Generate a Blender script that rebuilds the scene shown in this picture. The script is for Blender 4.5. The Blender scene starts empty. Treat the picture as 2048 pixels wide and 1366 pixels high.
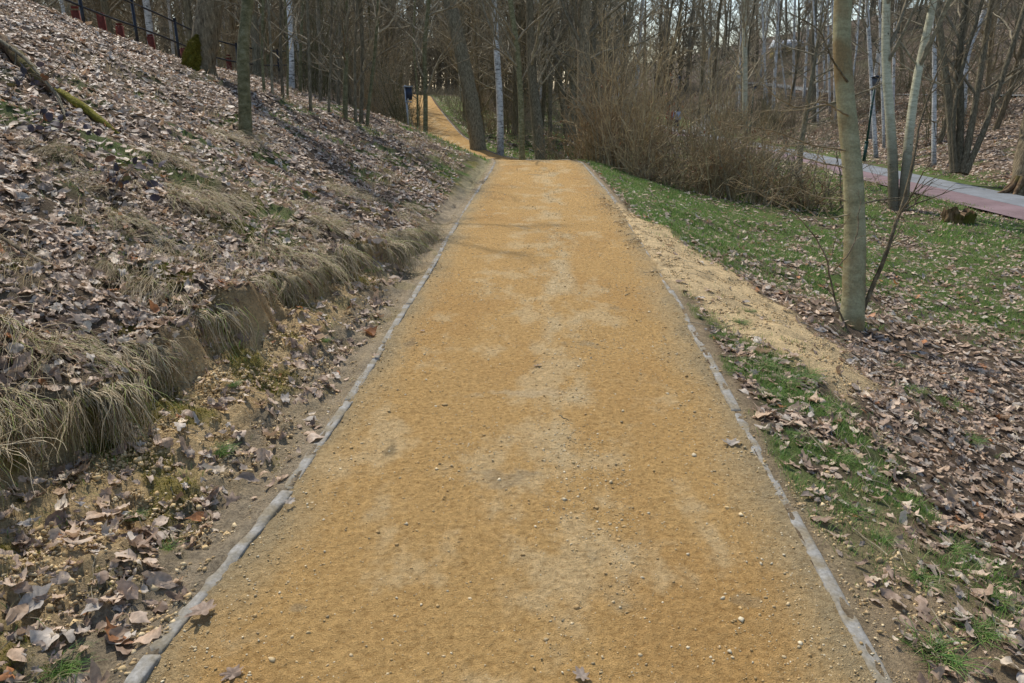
import bpy, math
import numpy as np
R = math.radians
S = bpy.context.scene
COL = S.collection

# ------------------------------------------------------------------ camera, light
CAMH = 1.65
F = 1500.0
PITCH = math.atan(501.0/1500.0)
cd = bpy.data.cameras.new('camera'); cam = bpy.data.objects.new('camera', cd); COL.objects.link(cam)
cd.sensor_width = 36.0; cd.lens = 36.0*F/2048.0
cd.clip_start = 0.05; cd.clip_end = 3000
cam.location = (0, 0, CAMH); cam.rotation_euler = (R(90)-PITCH, 0, 0)
S.camera = cam
SUN_EL, SUN_AZ = 51.0, -24.0        # azimuth measured from +Y, negative = left
w = bpy.data.worlds.new('World'); S.world = w; w.use_nodes = True
nt = w.node_tree; bg = nt.nodes['Background']
sky = nt.nodes.new('ShaderNodeTexSky'); sky.sky_type = 'NISHITA'; sky.sun_disc = False
sky.sun_elevation = R(SUN_EL); sky.sun_rotation = R(SUN_AZ)
sky.dust_density = 1.2; sky.air_density = 1.0; sky.ozone_density = 1.0
nt.links.new(sky.outputs[0], bg.inputs[0]); bg.inputs[1].default_value = 0.15
ld = bpy.data.lights.new('sun', 'SUN'); ld.energy = 3.6; ld.angle = R(0.6); ld.color = (1.0, 0.95, 0.87)
sun = bpy.data.objects.new('sun', ld); COL.objects.link(sun)
sun.rotation_euler = (R(90-SUN_EL), 0, R(180-SUN_AZ))
sun.location = (0, 0, 30)
sun.rotation_euler = (-R(90-SUN_EL), 0, -R(SUN_AZ))
S.view_settings.view_transform = 'Standard'; S.view_settings.look = 'None'
S.view_settings.gamma = 1.0; S.view_settings.exposure = 0.12
S.cycles.max_bounces = 6; S.cycles.diffuse_bounces = 3; S.cycles.transmission_bounces = 3
S.cycles.transparent_max_bounces = 4
rng = np.random.default_rng(7)

# ------------------------------------------------------------------ noise
def _hash(ix, iy, seed):
    h = (ix.astype(np.int64)*374761393 + iy.astype(np.int64)*668265263 + seed*1442695041) & 0xFFFFFFFF
    h = ((h ^ (h >> 13))*1274126177) & 0xFFFFFFFF
    h = ((h ^ (h >> 16))*2246822519) & 0xFFFFFFFF
    return (h ^ (h >> 15)) & 0xFFFFFFFF
def pn(x, y, seed=0):
    x = np.asarray(x, float); y = np.asarray(y, float)
    x, y = np.broadcast_arrays(x, y)
    ix = np.floor(x); iy = np.floor(y); fx = x-ix; fy = y-iy
    ux = fx*fx*fx*(fx*(fx*6-15)+10); uy = fy*fy*fy*(fy*(fy*6-15)+10)
    def g(dx, dy):
        a = _hash(ix+dx, iy+dy, seed)/4294967296.0*2*np.pi
        return np.cos(a)*(fx-dx)+np.sin(a)*(fy-dy)
    a = g(0,0); b = g(1,0); c = g(0,1); d = g(1,1)
    return ((a+(b-a)*ux)*(1-uy)+(c+(d-c)*ux)*uy)*1.5
def fbm(x, y, seed=0, o=4, gain=.5):
    s = 0; a = 1; t = 0
    for i in range(o):
        s = s+a*pn(x*2**i+i*17.3, y*2**i-i*9.1, seed+i*31); t += a; a *= gain
    return s/t
def ss(a, b, x):
    t = np.clip((x-a)/(b-a), 0, 1); return t*t*(3-2*t)
def ip(x, xs, ys): return np.interp(x, xs, ys)

# ------------------------------------------------------------------ terrain functions
_YC = np.arange(-10, 420, .25)
_XC = np.where(_YC < 18, .036*(_YC-1.77), np.interp(_YC, [18,20,23,26,30,36,45,60,72,90,130,400],
      [.584,.60,.15,-.75,-2.1,-3.45,-4.75,-6.9,-8.5,-14,-30,-120]))
_k = np.ones(13)/13; _XS = np.convolve(np.pad(_XC, 6, mode='edge'), _k, 'valid')
_XS = np.where(_YC < 16, _XC, _XS)
def xc(y): return np.interp(y, _YC, _XS)
def zp(y): return ip(y, [18.6,19.6,20.5,22,24,26,28,30,33,38,45,58,72,80,400], [0,-.03,-.10,-.24,-.42,-.55,-.6,-.55,-.42,-.2,0.05,.6,1.2,1.3,1.3])
def wl(y): return ip(y, [1.8,2.9,3.9,6.6,9.7,19.7,24], [1.10,1.0,.97,.965,.99,.97,.98])
def wr(y): return ip(y, [1.2,2.6,3.4,5,7.4,12,19.7,24], [1.06,1.08,1.11,1.17,1.22,1.24,1.06,1.05])
def slip(y): return ip(y, [0.5,2,3.5,5,7.5,9], [2.32,2.24,2.03,1.80,1.56,1.42])+.20*pn(np.asarray(y)*1.5, 3.3, 5)+.09*pn(np.asarray(y)*5, 1.3, 6)
def su(x, y):
    u = x-xc(y)
    s = -u-wl(y)+1.1
    far = ss(55, 40, y)
    wb = ss(2, 6, s)*far
    s = s*(1-wb)+(-(x-.6))*wb
    r = u-wr(y)+1.1
    wc = ss(2, 7, r)
    r = r*(1-wc)+(x-.5)*wc
    return u, s, r
def H(x, y, fine=True):
    x = np.asarray(x, float); y = np.asarray(y, float)
    u, s, r = su(x, y)
    z0 = zp(y)
    # left bank
    sl = slip(y)
    e = ip(y, [1,5,9], [.20,.14,.05]); hl = ip(y, [1,3,5,7,9.5], [.25,.24,.21,.15,0])
    k2 = ip(y, [10,14,18,25], [.44,.42,.30,.28])
    t = np.maximum(s-sl, 0)
    tt = np.minimum(t, 7.9)+.02*np.maximum(t-7.9, 0)
    tt = np.where(np.abs(t-7.9) < .8, tt-.1*(1-np.abs(t-7.9)/.8)**2*.8, tt)
    B = e*ss(1.3, sl, s)+hl*ss(sl-.07, sl+.07, s)+.38*np.minimum(tt, 3)+k2*np.maximum(tt-3, 0)
    B = B*ip(y, [35,65,90], [1,.5,.35])-.03*ss(1.14, 1.25, s)*ss(1.5, 1.35, s)
    # right slope
    D = np.interp(r, [1.15,1.6,2,3.2,5,8,12,15.2,16.5,18,22,26,28.4,58,400],
                     [0,-.08,-.2,-.58,-.92,-1.12,-1.27,-1.3,-1.2,-.8,.3,1.38,1.42,12,13])
    D = D+ss(60, 95, y)*1.2*ss(2, 8, r)
    zz = z0*(1-ss(3, 9, r))
    h = np.where(u < 0, z0+B*(s > 1), zz+D*(r > 1.1))
    if fine:
        off = ss(1.2, 2.0, s)+ss(1.2, 2.0, r)
        off = np.clip(off, 0, 1)
        lane = (ss(11.2, 12.0, r)*ss(16.0, 15.2, r)) 
        h = h+off*(1-lane)*(.10*pn(x*.55, y*.55, 11)+.05*pn(x*1.7, y*1.7, 12)+.02*pn(x*5, y*5, 13))
        clod = ss(1.2, 1.35, s)*ss(.22, .05, s-sl)*ss(10, 7, y)
        n = np.abs(fbm(x*9, y*9, 21, 4, .6)); n2 = pn(x*3.3, y*3.3, 22)
        h = h+clod*(.085*n+.06*n2+.05*np.abs(fbm(x*24, y*24, 23, 3, .6)))
        h = h+.010*fbm(x*14, y*14, 31, 3)*np.clip(ss(1.1, 1.25, s)+ss(1.1, 1.3, r), 0, 1)*(1-lane)
        h = h+.03*sandm(x, y)*(.6+np.abs(fbm(x*3, y*3, 41, 3)))
        dch = ss(1.12,1.2,s)*ss(1.42,1.3,s)
        h = h+dch*(.035*pn(x*2.5, y*1.2, 43)+.012+.03*np.abs(fbm(x*8, y*8, 44, 4, .6)))
    return h
def inpoly_soft(x, y, poly, nz=.18, soft=.12):
    # signed distance style soft mask
    px = np.array([p[0] for p in poly]); py = np.array([p[1] for p in poly])
    xx = x+nz*fbm(x*1.6, y*1.6, 51, 4); yy = y+nz*2*fbm(x*1.6+9, y*1.6, 52, 4)
    inside = np.zeros(xx.shape, bool); d = np.full(xx.shape, 1e9)
    n = len(poly)
    for i in range(n):
        x1, y1, x2, y2 = px[i], py[i], px[(i+1) % n], py[(i+1) % n]
        c = ((y1 > yy) != (y2 > yy)) & (xx < (x2-x1)*(yy-y1)/((y2-y1) if y2 != y1 else 1e-9)+x1)
        inside ^= c
        tx = np.clip(((xx-x1)*(x2-x1)+(yy-y1)*(y2-y1))/((x2-x1)**2+(y2-y1)**2), 0, 1)
        d = np.minimum(d, np.hypot(xx-x1-tx*(x2-x1), yy-y1-tx*(y2-y1)))
    sd = np.where(inside, d, -d)
    return ss(-soft, soft, sd)
SAND = [(1.42,12.5),(1.75,10.6),(2.25,8.6),(2.62,7.0),(2.62,5.6),(2.4,4.6),(2.1,4.3),(1.85,4.7),(1.62,5.4),(1.42,6.3),(1.38,8.5),(1.38,12.0)]
def sandm(x, y):
    m = np.zeros(np.shape(x))
    q = (x > .9) & (x < 3.2) & (y > 3.4) & (y < 13.5)
    if np.any(q):
        m[q] = inpoly_soft(x[q], y[q], SAND)
    return m

def place(px, z):
    """ground point seen in picture column px at depth z"""
    x = (px-1024)/F*z; y = z
    for _ in range(20):
        h = float(H(np.array([x]), np.array([y]), False)[0])
        y = (z-(CAMH-h)*math.sin(PITCH))/math.cos(PITCH)
    h = float(H(np.array([x]), np.array([y]))[0])
    return np.array([x, y, h])
def at(px, py, z):
    x = (px-1024)/F*z; v = (py-683)/F*z
    return np.array([x, z*math.cos(PITCH)-v*math.sin(PITCH), CAMH-z*math.sin(PITCH)-v*math.cos(PITCH)])

# ------------------------------------------------------------------ mesh helpers
def mesh(name, V, Fc, mat=None, col=None, smooth=False, attrs=None):
    """V (N,3); Fc list of (M,k) int arrays"""
    V = np.ascontiguousarray(V, np.float32)
    if isinstance(Fc, np.ndarray): Fc = [Fc]
    Fc = [f for f in Fc if len(f)]
    me = bpy.data.meshes.new(name)
    me.vertices.add(len(V)); me.vertices.foreach_set('co', V.ravel())
    loops = np.concatenate([f.ravel() for f in Fc]).astype(np.int32)
    tot = np.concatenate([np.full(len(f), f.shape[1], np.int32) for f in Fc])
    start = np.concatenate([[0], np.cumsum(tot)[:-1]]).astype(np.int32)
    me.loops.add(len(loops)); me.loops.foreach_set('vertex_index', loops)
    me.polygons.add(len(tot)); me.polygons.foreach_set('loop_start', start); me.polygons.foreach_set('loop_total', tot)
    if smooth: me.polygons.foreach_set('use_smooth', np.ones(len(tot), bool))
    if col is not None:
        a = me.color_attributes.new('Col', 'FLOAT_COLOR', 'POINT')
        c = np.ones((len(V), 4), np.float32); c[:, :3] = col
        a.data.foreach_set('color', c.ravel())
    if attrs:
        for k, v in attrs.items():
            a = me.attributes.new(k, 'FLOAT', 'POINT'); a.data.foreach_set('value', np.asarray(v, np.float32))
    me.update(calc_edges=True)
    if mat: me.materials.append(mat)
    return me
def obj(name, me, parent=None, loc=None, rot=None, **props):
    o = bpy.data.objects.new(name, me); COL.objects.link(o)
    if parent is not None: o.parent = parent
    if loc is not None: o.location = [float(v) for v in loc]
    if rot is not None: o.rotation_euler = [float(v) for v in rot]
    for k, v in props.items(): o[k] = v
    return o
def thing(name, label, cat, loc, group=None, rot=None):
    o = obj(name, None, loc=loc, rot=rot, label=label, category=cat)
    o.empty_display_size = .2
    if group: o['group'] = group
    return o
def dup(root, loc, rz=0., label=None, scale=None, group=None):
    r = root.copy(); COL.objects.link(r); r.location = [float(v) for v in loc]; r.rotation_euler = (0, 0, float(rz))
    if scale is not None: r.scale = [float(v) for v in scale]
    if label: r['label'] = label
    if group: r['group'] = group
    for ch in list(root.children):
        c = ch.copy(); COL.objects.link(c); c.parent = r
        for g in ch.children:
            d = g.copy(); COL.objects.link(d); d.parent = c
    return r
def tubes(paths, rad, sides=5, cap=False, disp=None):
    """paths (B,P,3) rad (B,P) -> V, quads"""
    paths = np.asarray(paths, float); rad = np.asarray(rad, float)
    B, P, _ = paths.shape
    T = np.gradient(paths, axis=1); T /= np.linalg.norm(T, axis=2, keepdims=True)+1e-9
    ref = np.where(np.abs(T[:, :1, 2:3]) > .8, np.array([1., 0, 0]), np.array([0., 0, 1.]))
    ref = np.repeat(ref, P, 1)
    A = np.cross(T, ref); A /= np.linalg.norm(A, axis=2, keepdims=True)+1e-9
    Bn = np.cross(T, A)
    th = np.arange(sides)/sides*2*np.pi
    rr = rad[:, :, None]*np.ones(sides)
    if disp is not None: rr = disp(rr, th)
    V = paths[:, :, None, :]+rr[..., None]*(np.cos(th)[None, None, :, None]*A[:, :, None, :]+np.sin(th)[None, None, :, None]*Bn[:, :, None, :])
    idx = np.arange(B*P*sides).reshape(B, P, sides)
    a = idx[:, :-1, :]; b = np.roll(idx, -1, 2)[:, :-1, :]; c = np.roll(idx, -1, 2)[:, 1:, :]; d = idx[:, 1:, :]
    Q = np.stack([a, b, c, d], -1).reshape(-1, 4)
    return V.reshape(-1, 3), Q
def join(parts):
    V = []; Q = []; o = 0
    for v, q in parts:
        V.append(v)
        for f in (q if isinstance(q, list) else [q]): Q.append(f+o)
        o += len(v)
    return np.concatenate(V), Q
def boxm(x0, x1, y0, y1, z0, z1):
    V = np.array([(x, y, z) for x in (x0, x1) for y in (y0, y1) for z in (z0, z1)], float)
    Q = np.array([(0,1,3,2),(4,6,7,5),(0,4,5,1),(2,3,7,6),(0,2,6,4),(1,5,7,3)])
    return V, Q

# ------------------------------------------------------------------ materials
def mat(name, rough=.85, spec=.25):
    m = bpy.data.materials.new(name); m.use_nodes = True
    b = m.node_tree.nodes['Principled BSDF']
    b.inputs['Roughness'].default_value = rough
    b.inputs['Specular IOR Level'].default_value = spec
    return m, m.node_tree, b
def N(t, typ, **kw):
    n = t.nodes.new(typ)
    for k, v in kw.items():
        if hasattr(n, k): setattr(n, k, v)
        else: n.inputs[k.replace('_', ' ')].default_value = v
    return n
def noise(t, scale, detail=4, rough=.55, vec=None):
    n = t.nodes.new('ShaderNodeTexNoise'); n.inputs['Scale'].default_value = scale
    n.inputs['Detail'].default_value = detail; n.inputs['Roughness'].default_value = rough
    if vec is not None: t.links.new(vec, n.inputs['Vector'])
    return n
def ramp(t, src, stops):
    r = t.nodes.new('ShaderNodeValToRGB'); e = r.color_ramp.elements
    while len(e) < len(stops): e.new(.5)
    for i, (p, c) in enumerate(stops):
        e[i].position = p; e[i].color = (*c, 1) if len(c) == 3 else c
    t.links.new(src, r.inputs[0]); return r
def mix(t, a, b, f, mode='MIX'):
    m = t.nodes.new('ShaderNodeMix'); m.data_type = 'RGBA'; m.blend_type = mode
    for s, i in ((f, 0), (a, 6), (b, 7)):
        if isinstance(s, (int, float)): m.inputs[i].default_value = s
        elif isinstance(s, tuple): m.inputs[i].default_value = (*s, 1)
        else: t.links.new(s, m.inputs[i])
    return m.outputs[2]
def bump(t, b, h, strength=.5, dist=.01):
    n = t.nodes.new('ShaderNodeBump'); n.inputs['Strength'].default_value = strength; n.inputs['Distance'].default_value = dist
    t.links.new(h, n.inputs['Height']); t.links.new(n.outputs[0], b.inputs['Normal']); return n
def objvec(t, scale=(1, 1, 1)):
    c = t.nodes.new('ShaderNodeTexCoord'); m = t.nodes.new('ShaderNodeMapping')
    m.inputs['Scale'].default_value = scale
    t.links.new(c.outputs['Object'], m.inputs[0]); return m.outputs[0]
def attr_col(t, name='Col'):
    a = t.nodes.new('ShaderNodeAttribute'); a.attribute_name = name; return a.outputs['Color']

def m_ground():
    m, t, b = mat('ground soil and litter', .95, .1)
    v = objvec(t)
    n1 = noise(t, 70, 7, .75, v); n2 = noise(t, 9, 4, .6, v)
    c = attr_col(t)
    g1 = ramp(t, n1.outputs[0], [(.3, (.45,.43,.40)), (.5, (1,1,1)), (.7, (1.45,1.42,1.36))])
    g2 = ramp(t, n2.outputs[0], [(.3, (.75,.74,.72)), (.7, (1.2,1.18,1.15))])
    o = mix(t, c, g1.outputs[0], 1.0, 'MULTIPLY'); o = mix(t, o, g2.outputs[0], 1.0, 'MULTIPLY')
    t.links.new(o, b.inputs['Base Color'])
    bump(t, b, n1.outputs[0], 1.0, .03); return m
def m_path():
    m, t, b = mat('compacted sand surface', .93, .12)
    v = objvec(t)
    vor = t.nodes.new('ShaderNodeTexVoronoi'); vor.inputs['Scale'].default_value = 95; t.links.new(v, vor.inputs['Vector'])
    n1 = noise(t, 240, 3, .7, v); n2 = noise(t, 38, 5, .68, v); n3 = noise(t, 2.2, 5, .6, v)
    c = attr_col(t)
    g2 = ramp(t, n2.outputs[0], [(.32, (.72,.68,.62)), (.5, (1,1,1)), (.68, (1.22,1.22,1.24))])
    g1 = ramp(t, n1.outputs[0], [(.36, (.55,.5,.44)), (.47, (.98,.98,.98)), (.60, (1.05,1.05,1.05)), (.70, (1.5,1.52,1.6))])
    o = mix(t, c, g2.outputs[0], 1.0, 'MULTIPLY'); o = mix(t, o, g1.outputs[0], .8, 'MULTIPLY')
    t.links.new(o, b.inputs['Base Color'])
    ad = t.nodes.new('ShaderNodeMath'); ad.operation = 'ADD'
    t.links.new(n1.outputs[0], ad.inputs[0])
    mm = t.nodes.new('ShaderNodeMath'); mm.operation = 'MULTIPLY'; mm.inputs[1].default_value = 1.6
    t.links.new(n2.outputs[0], mm.inputs[0]); t.links.new(mm.outputs[0], ad.inputs[1])
    bump(t, b, ad.outputs[0], .9, .014); return m
def m_vcol(name, rough=.7, spec=.2, transl=0., nscale=40, namp=.3, bmp=0.):
    m, t, b = mat(name, rough, spec)
    c = attr_col(t)
    if namp:
        n = noise(t, nscale, 4, .6, objvec(t))
        g = ramp(t, n.outputs[0], [(.3, (1-namp,)*3), (.7, (1+namp,)*3)])
        c = mix(t, c, g.outputs[0], 1.0, 'MULTIPLY')
        if bmp: bump(t, b, n.outputs[0], bmp, .006)
    t.links.new(c, b.inputs['Base Color'])
    if transl:
        tr = t.nodes.new('ShaderNodeBsdfTranslucent'); t.links.new(c, tr.inputs[0])
        ms = t.nodes.new('ShaderNodeMixShader'); ms.inputs[0].default_value = transl
        t.links.new(b.outputs[0], ms.inputs[1]); t.links.new(tr.outputs[0], ms.inputs[2])
        t.links.new(ms.outputs[0], t.nodes['Material Output'].inputs[0])
    return m
def m_bark(name, c1, c2, c3, sc=(14, 14, 3), moss=None, foot=None, bstr=.9, tint=.25):
    m, t, b = mat(name, .9, .15)
    v = objvec(t, sc)
    n1 = noise(t, 1.6, 6, .7, v); v2 = objvec(t); n2 = noise(t, 1.4, 4, .6, v2); n3 = noise(t, 60, 3, .6, v2)
    r = ramp(t, n1.outputs[0], [(.33, c1), (.5, c2), (.66, c3)])
    o = r.outputs[0]
    if moss:
        g = ramp(t, n2.outputs[0], [(.47, (0,0,0)), (.6, (1,1,1))])
        o = mix(t, o, moss, g.outputs[0])
    if foot:
        co = t.nodes.new('ShaderNodeTexCoord'); sx = t.nodes.new('ShaderNodeSeparateXYZ'); t.links.new(co.outputs['Object'], sx.inputs[0])
        ad = t.nodes.new('ShaderNodeMath'); ad.operation = 'MULTIPLY_ADD'; ad.inputs[1].default_value = 2.5
        t.links.new(n2.outputs[0], ad.inputs[0]); t.links.new(sx.outputs[2], ad.inputs[2])
        mr = t.nodes.new('ShaderNodeMapRange'); mr.inputs[1].default_value = 1.8; mr.inputs[2].default_value = 3.6; mr.inputs[3].default_value = .9; mr.inputs[4].default_value = 0
        t.links.new(ad.outputs[0], mr.inputs[0]); o = mix(t, o, foot, mr.outputs[0])
        n4 = noise(t, 1.3, 3, .6, objvec(t, (4, 4, 9))); g4 = ramp(t, n4.outputs[0], [(.30, (.22,.2,.17)), (.36, (1, 1, 1))]); o = mix(t, o, g4.outputs[0], 1., 'MULTIPLY')
    g = ramp(t, n3.outputs[0], [(.3, (.8,)*3), (.7, (1.2,)*3)])
    o = mix(t, o, g.outputs[0], 1., 'MULTIPLY')
    oi = t.nodes.new('ShaderNodeObjectInfo')
    g2 = ramp(t, oi.outputs['Random'], [(0, (1-tint,)*3), (1, (1+tint,)*3)])
    o = mix(t, o, g2.outputs[0], 1., 'MULTIPLY')
    t.links.new(o, b.inputs['Base Color'])
    bump(t, b, n1.outputs[0], bstr, .03); return m
def m_birch():
    m, t, b = mat('white birch bark', .75, .25)
    v = objvec(t, (5, 5, 42)); n1 = noise(t, 1.0, 3, .6, v)
    v2 = objvec(t, (3, 3, 2.2)); n2 = noise(t, 1.5, 5, .7, v2)
    v3 = objvec(t, (6, 6, 9)); n3 = noise(t, 1.2, 4, .7, v3)
    r = ramp(t, n1.outputs[0], [(.36, (.04,.035,.03)), (.43, (.72,.69,.62)), (.6, (.82,.80,.74))])
    g = ramp(t, n3.outputs[0], [(.33, (.06,.05,.045)), (.41, (1,1,1))])
    o = mix(t, r.outputs[0], g.outputs[0], 1., 'MULTIPLY')
    g2 = ramp(t, n2.outputs[0], [(.35, (.66,.64,.60)), (.6, (1,1,1))])
    o = mix(t, o, g2.outputs[0], 1., 'MULTIPLY')
    # dark furrowed foot of the stem
    co = t.nodes.new('ShaderNodeTexCoord'); sx = t.nodes.new('ShaderNodeSeparateXYZ'); t.links.new(co.outputs['Object'], sx.inputs[0])
    ad = t.nodes.new('ShaderNodeMath'); ad.operation = 'MULTIPLY_ADD'; ad.inputs[1].default_value = 2.2
    t.links.new(n3.outputs[0], ad.inputs[0]); t.links.new(sx.outputs[2], ad.inputs[2])
    g3 = ramp(t, ad.outputs[0], [(.75, (1,1,1)), (1.0, (0,0,0))]); 
    mr = t.nodes.new('ShaderNodeMapRange'); mr.inputs[1].default_value = .9; mr.inputs[2].default_value = 2.0; mr.inputs[3].default_value = .85; mr.inputs[4].default_value = 0
    t.links.new(ad.outputs[0], mr.inputs[0])
    o = mix(t, o, (.09,.08,.065), mr.outputs[0])
    t.links.new(o, b.inputs['Base Color']); bump(t, b, n1.outputs[0], .35, .01); return m
def m_plain(name, col, rough=.6, spec=.3, sc=20, amp=.2, metal=0., bmp=.15):
    m, t, b = mat(name, rough, spec)
    n = noise(t, sc, 5, .6, objvec(t))
    g = ramp(t, n.outputs[0], [(.3, tuple(c*(1-amp) for c in col)), (.7, tuple(min(c*(1+amp), 1) for c in col))])
    t.links.new(g.outputs[0], b.inputs['Base Color']); b.inputs['Metallic'].default_value = metal
    bump(t, b, n.outputs[0], bmp, .004); return m
def m_curb():
    m, t, b = mat('worn concrete edging', .6, .35)
    v = objvec(t); n = noise(t, 60, 5, .65, v); n2 = noise(t, 7, 4, .6, v)
    g = ramp(t, n.outputs[0], [(.3, (.19,.18,.155)), (.7, (.36,.345,.305))])
    g2 = ramp(t, n2.outputs[0], [(.40, (.82,.72,.54)), (.58, (1,1,1)), (.74, (1.25,1.27,1.3))])
    o = mix(t, g.outputs[0], g2.outputs[0], 1., 'MULTIPLY'); t.links.new(o, b.inputs['Base Color'])
    rr = ramp(t, n2.outputs[0], [(.5, (.85,)*3), (.72, (.38,)*3)]); t.links.new(rr.outputs[0], b.inputs['Roughness'])
    bump(t, b, n.outputs[0], .5, .004); return m

M = dict(
 ground=m_ground(), path=m_path(),
 leaf=m_vcol('dead leaf', .55, .3, .22, 60, .3), grass=m_vcol('green grass', .5, .3, .3, 30, .2),
 dry=m_vcol('dry straw grass', .6, .25, .25, 25, .2), moss=m_vcol('moss', .9, .1, .15, 60, .4),
 stone=m_vcol('gravel stone', .85, .2, 0, 90, .25, .3),
 birch=m_birch(), curb=m_curb(),
 grey=m_bark('grey furrowed bark', (0.116,0.098,0.061), (0.263,0.225,0.143), (0.430,0.375,0.246)),
 brown=m_bark('brown bark', (0.089,0.066,0.038), (0.231,0.180,0.107), (0.389,0.310,0.189)),
 dark=m_bark('dark bark', (0.079,0.066,0.041), (0.179,0.150,0.094), (0.304,0.260,0.168)),
 olive=m_bark('olive mossy bark', (.09,.083,.04), (.18,.165,.08), (.28,.26,.15), (6, 6, 9), bstr=.5),
 smooth=m_bark('smooth grey green bark', (0.252,0.230,0.123), (0.367,0.335,0.184), (0.452,0.415,0.246), (3, 3, 9), moss=(0.273,0.200,0.094), bstr=.25, tint=.0),
 poplar=m_bark('pale poplar bark', (0.353,0.324,0.203), (0.540,0.502,0.339), (0.662,0.616,0.435), (3, 3, 12), bstr=.3, tint=.1, foot=(0.137,0.110,0.070)),
 twig=m_bark('twigs', (0.163,0.134,0.087), (0.295,0.247,0.166), (0.438,0.381,0.258), (5, 5, 5), tint=.3),
 brush=m_bark('brush stems', (0.210,0.150,0.082), (0.378,0.290,0.164), (0.588,0.470,0.279), (4, 4, 3), tint=.25),
 black=m_plain('black painted steel', (.015,.016,.02), .4, .4), red=m_plain('red painted wood', (.17,.04,.025), .8, .2, 12, .4),
 galv=m_plain('galvanised steel', (.38,.42,.45), .45, .5, 14, .2, .5), navy=m_plain('dark blue plastic', (.025,.035,.06), .5, .4),
 green=m_plain('green painted steel', (.01,.06,.045), .5, .4), lampglass=m_plain('lamp housing', (.10,.11,.13), .4, .5),
 asphalt=m_plain('grey paving', (.21,.225,.235), .85, .2, 60, .14), pink=m_plain('pink paving', (.235,.15,.155), .85, .2, 60, .14),
 lane=m_plain('pale footpath', (.17,.17,.155), .9, .2, 8, .2), kerb=m_plain('kerb concrete', (.30,.30,.27), .85, .2, 30, .2),
 rot=m_bark('rotten wood', (.06,.035,.02), (.17,.11,.06), (.30,.21,.12), (10, 10, 2), moss=(.11,.10,.02)),
 mossbark=m_bark('moss on bark', (.10,.09,.012), (.19,.165,.022), (.28,.24,.045), (20, 20, 20)),
)

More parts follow.
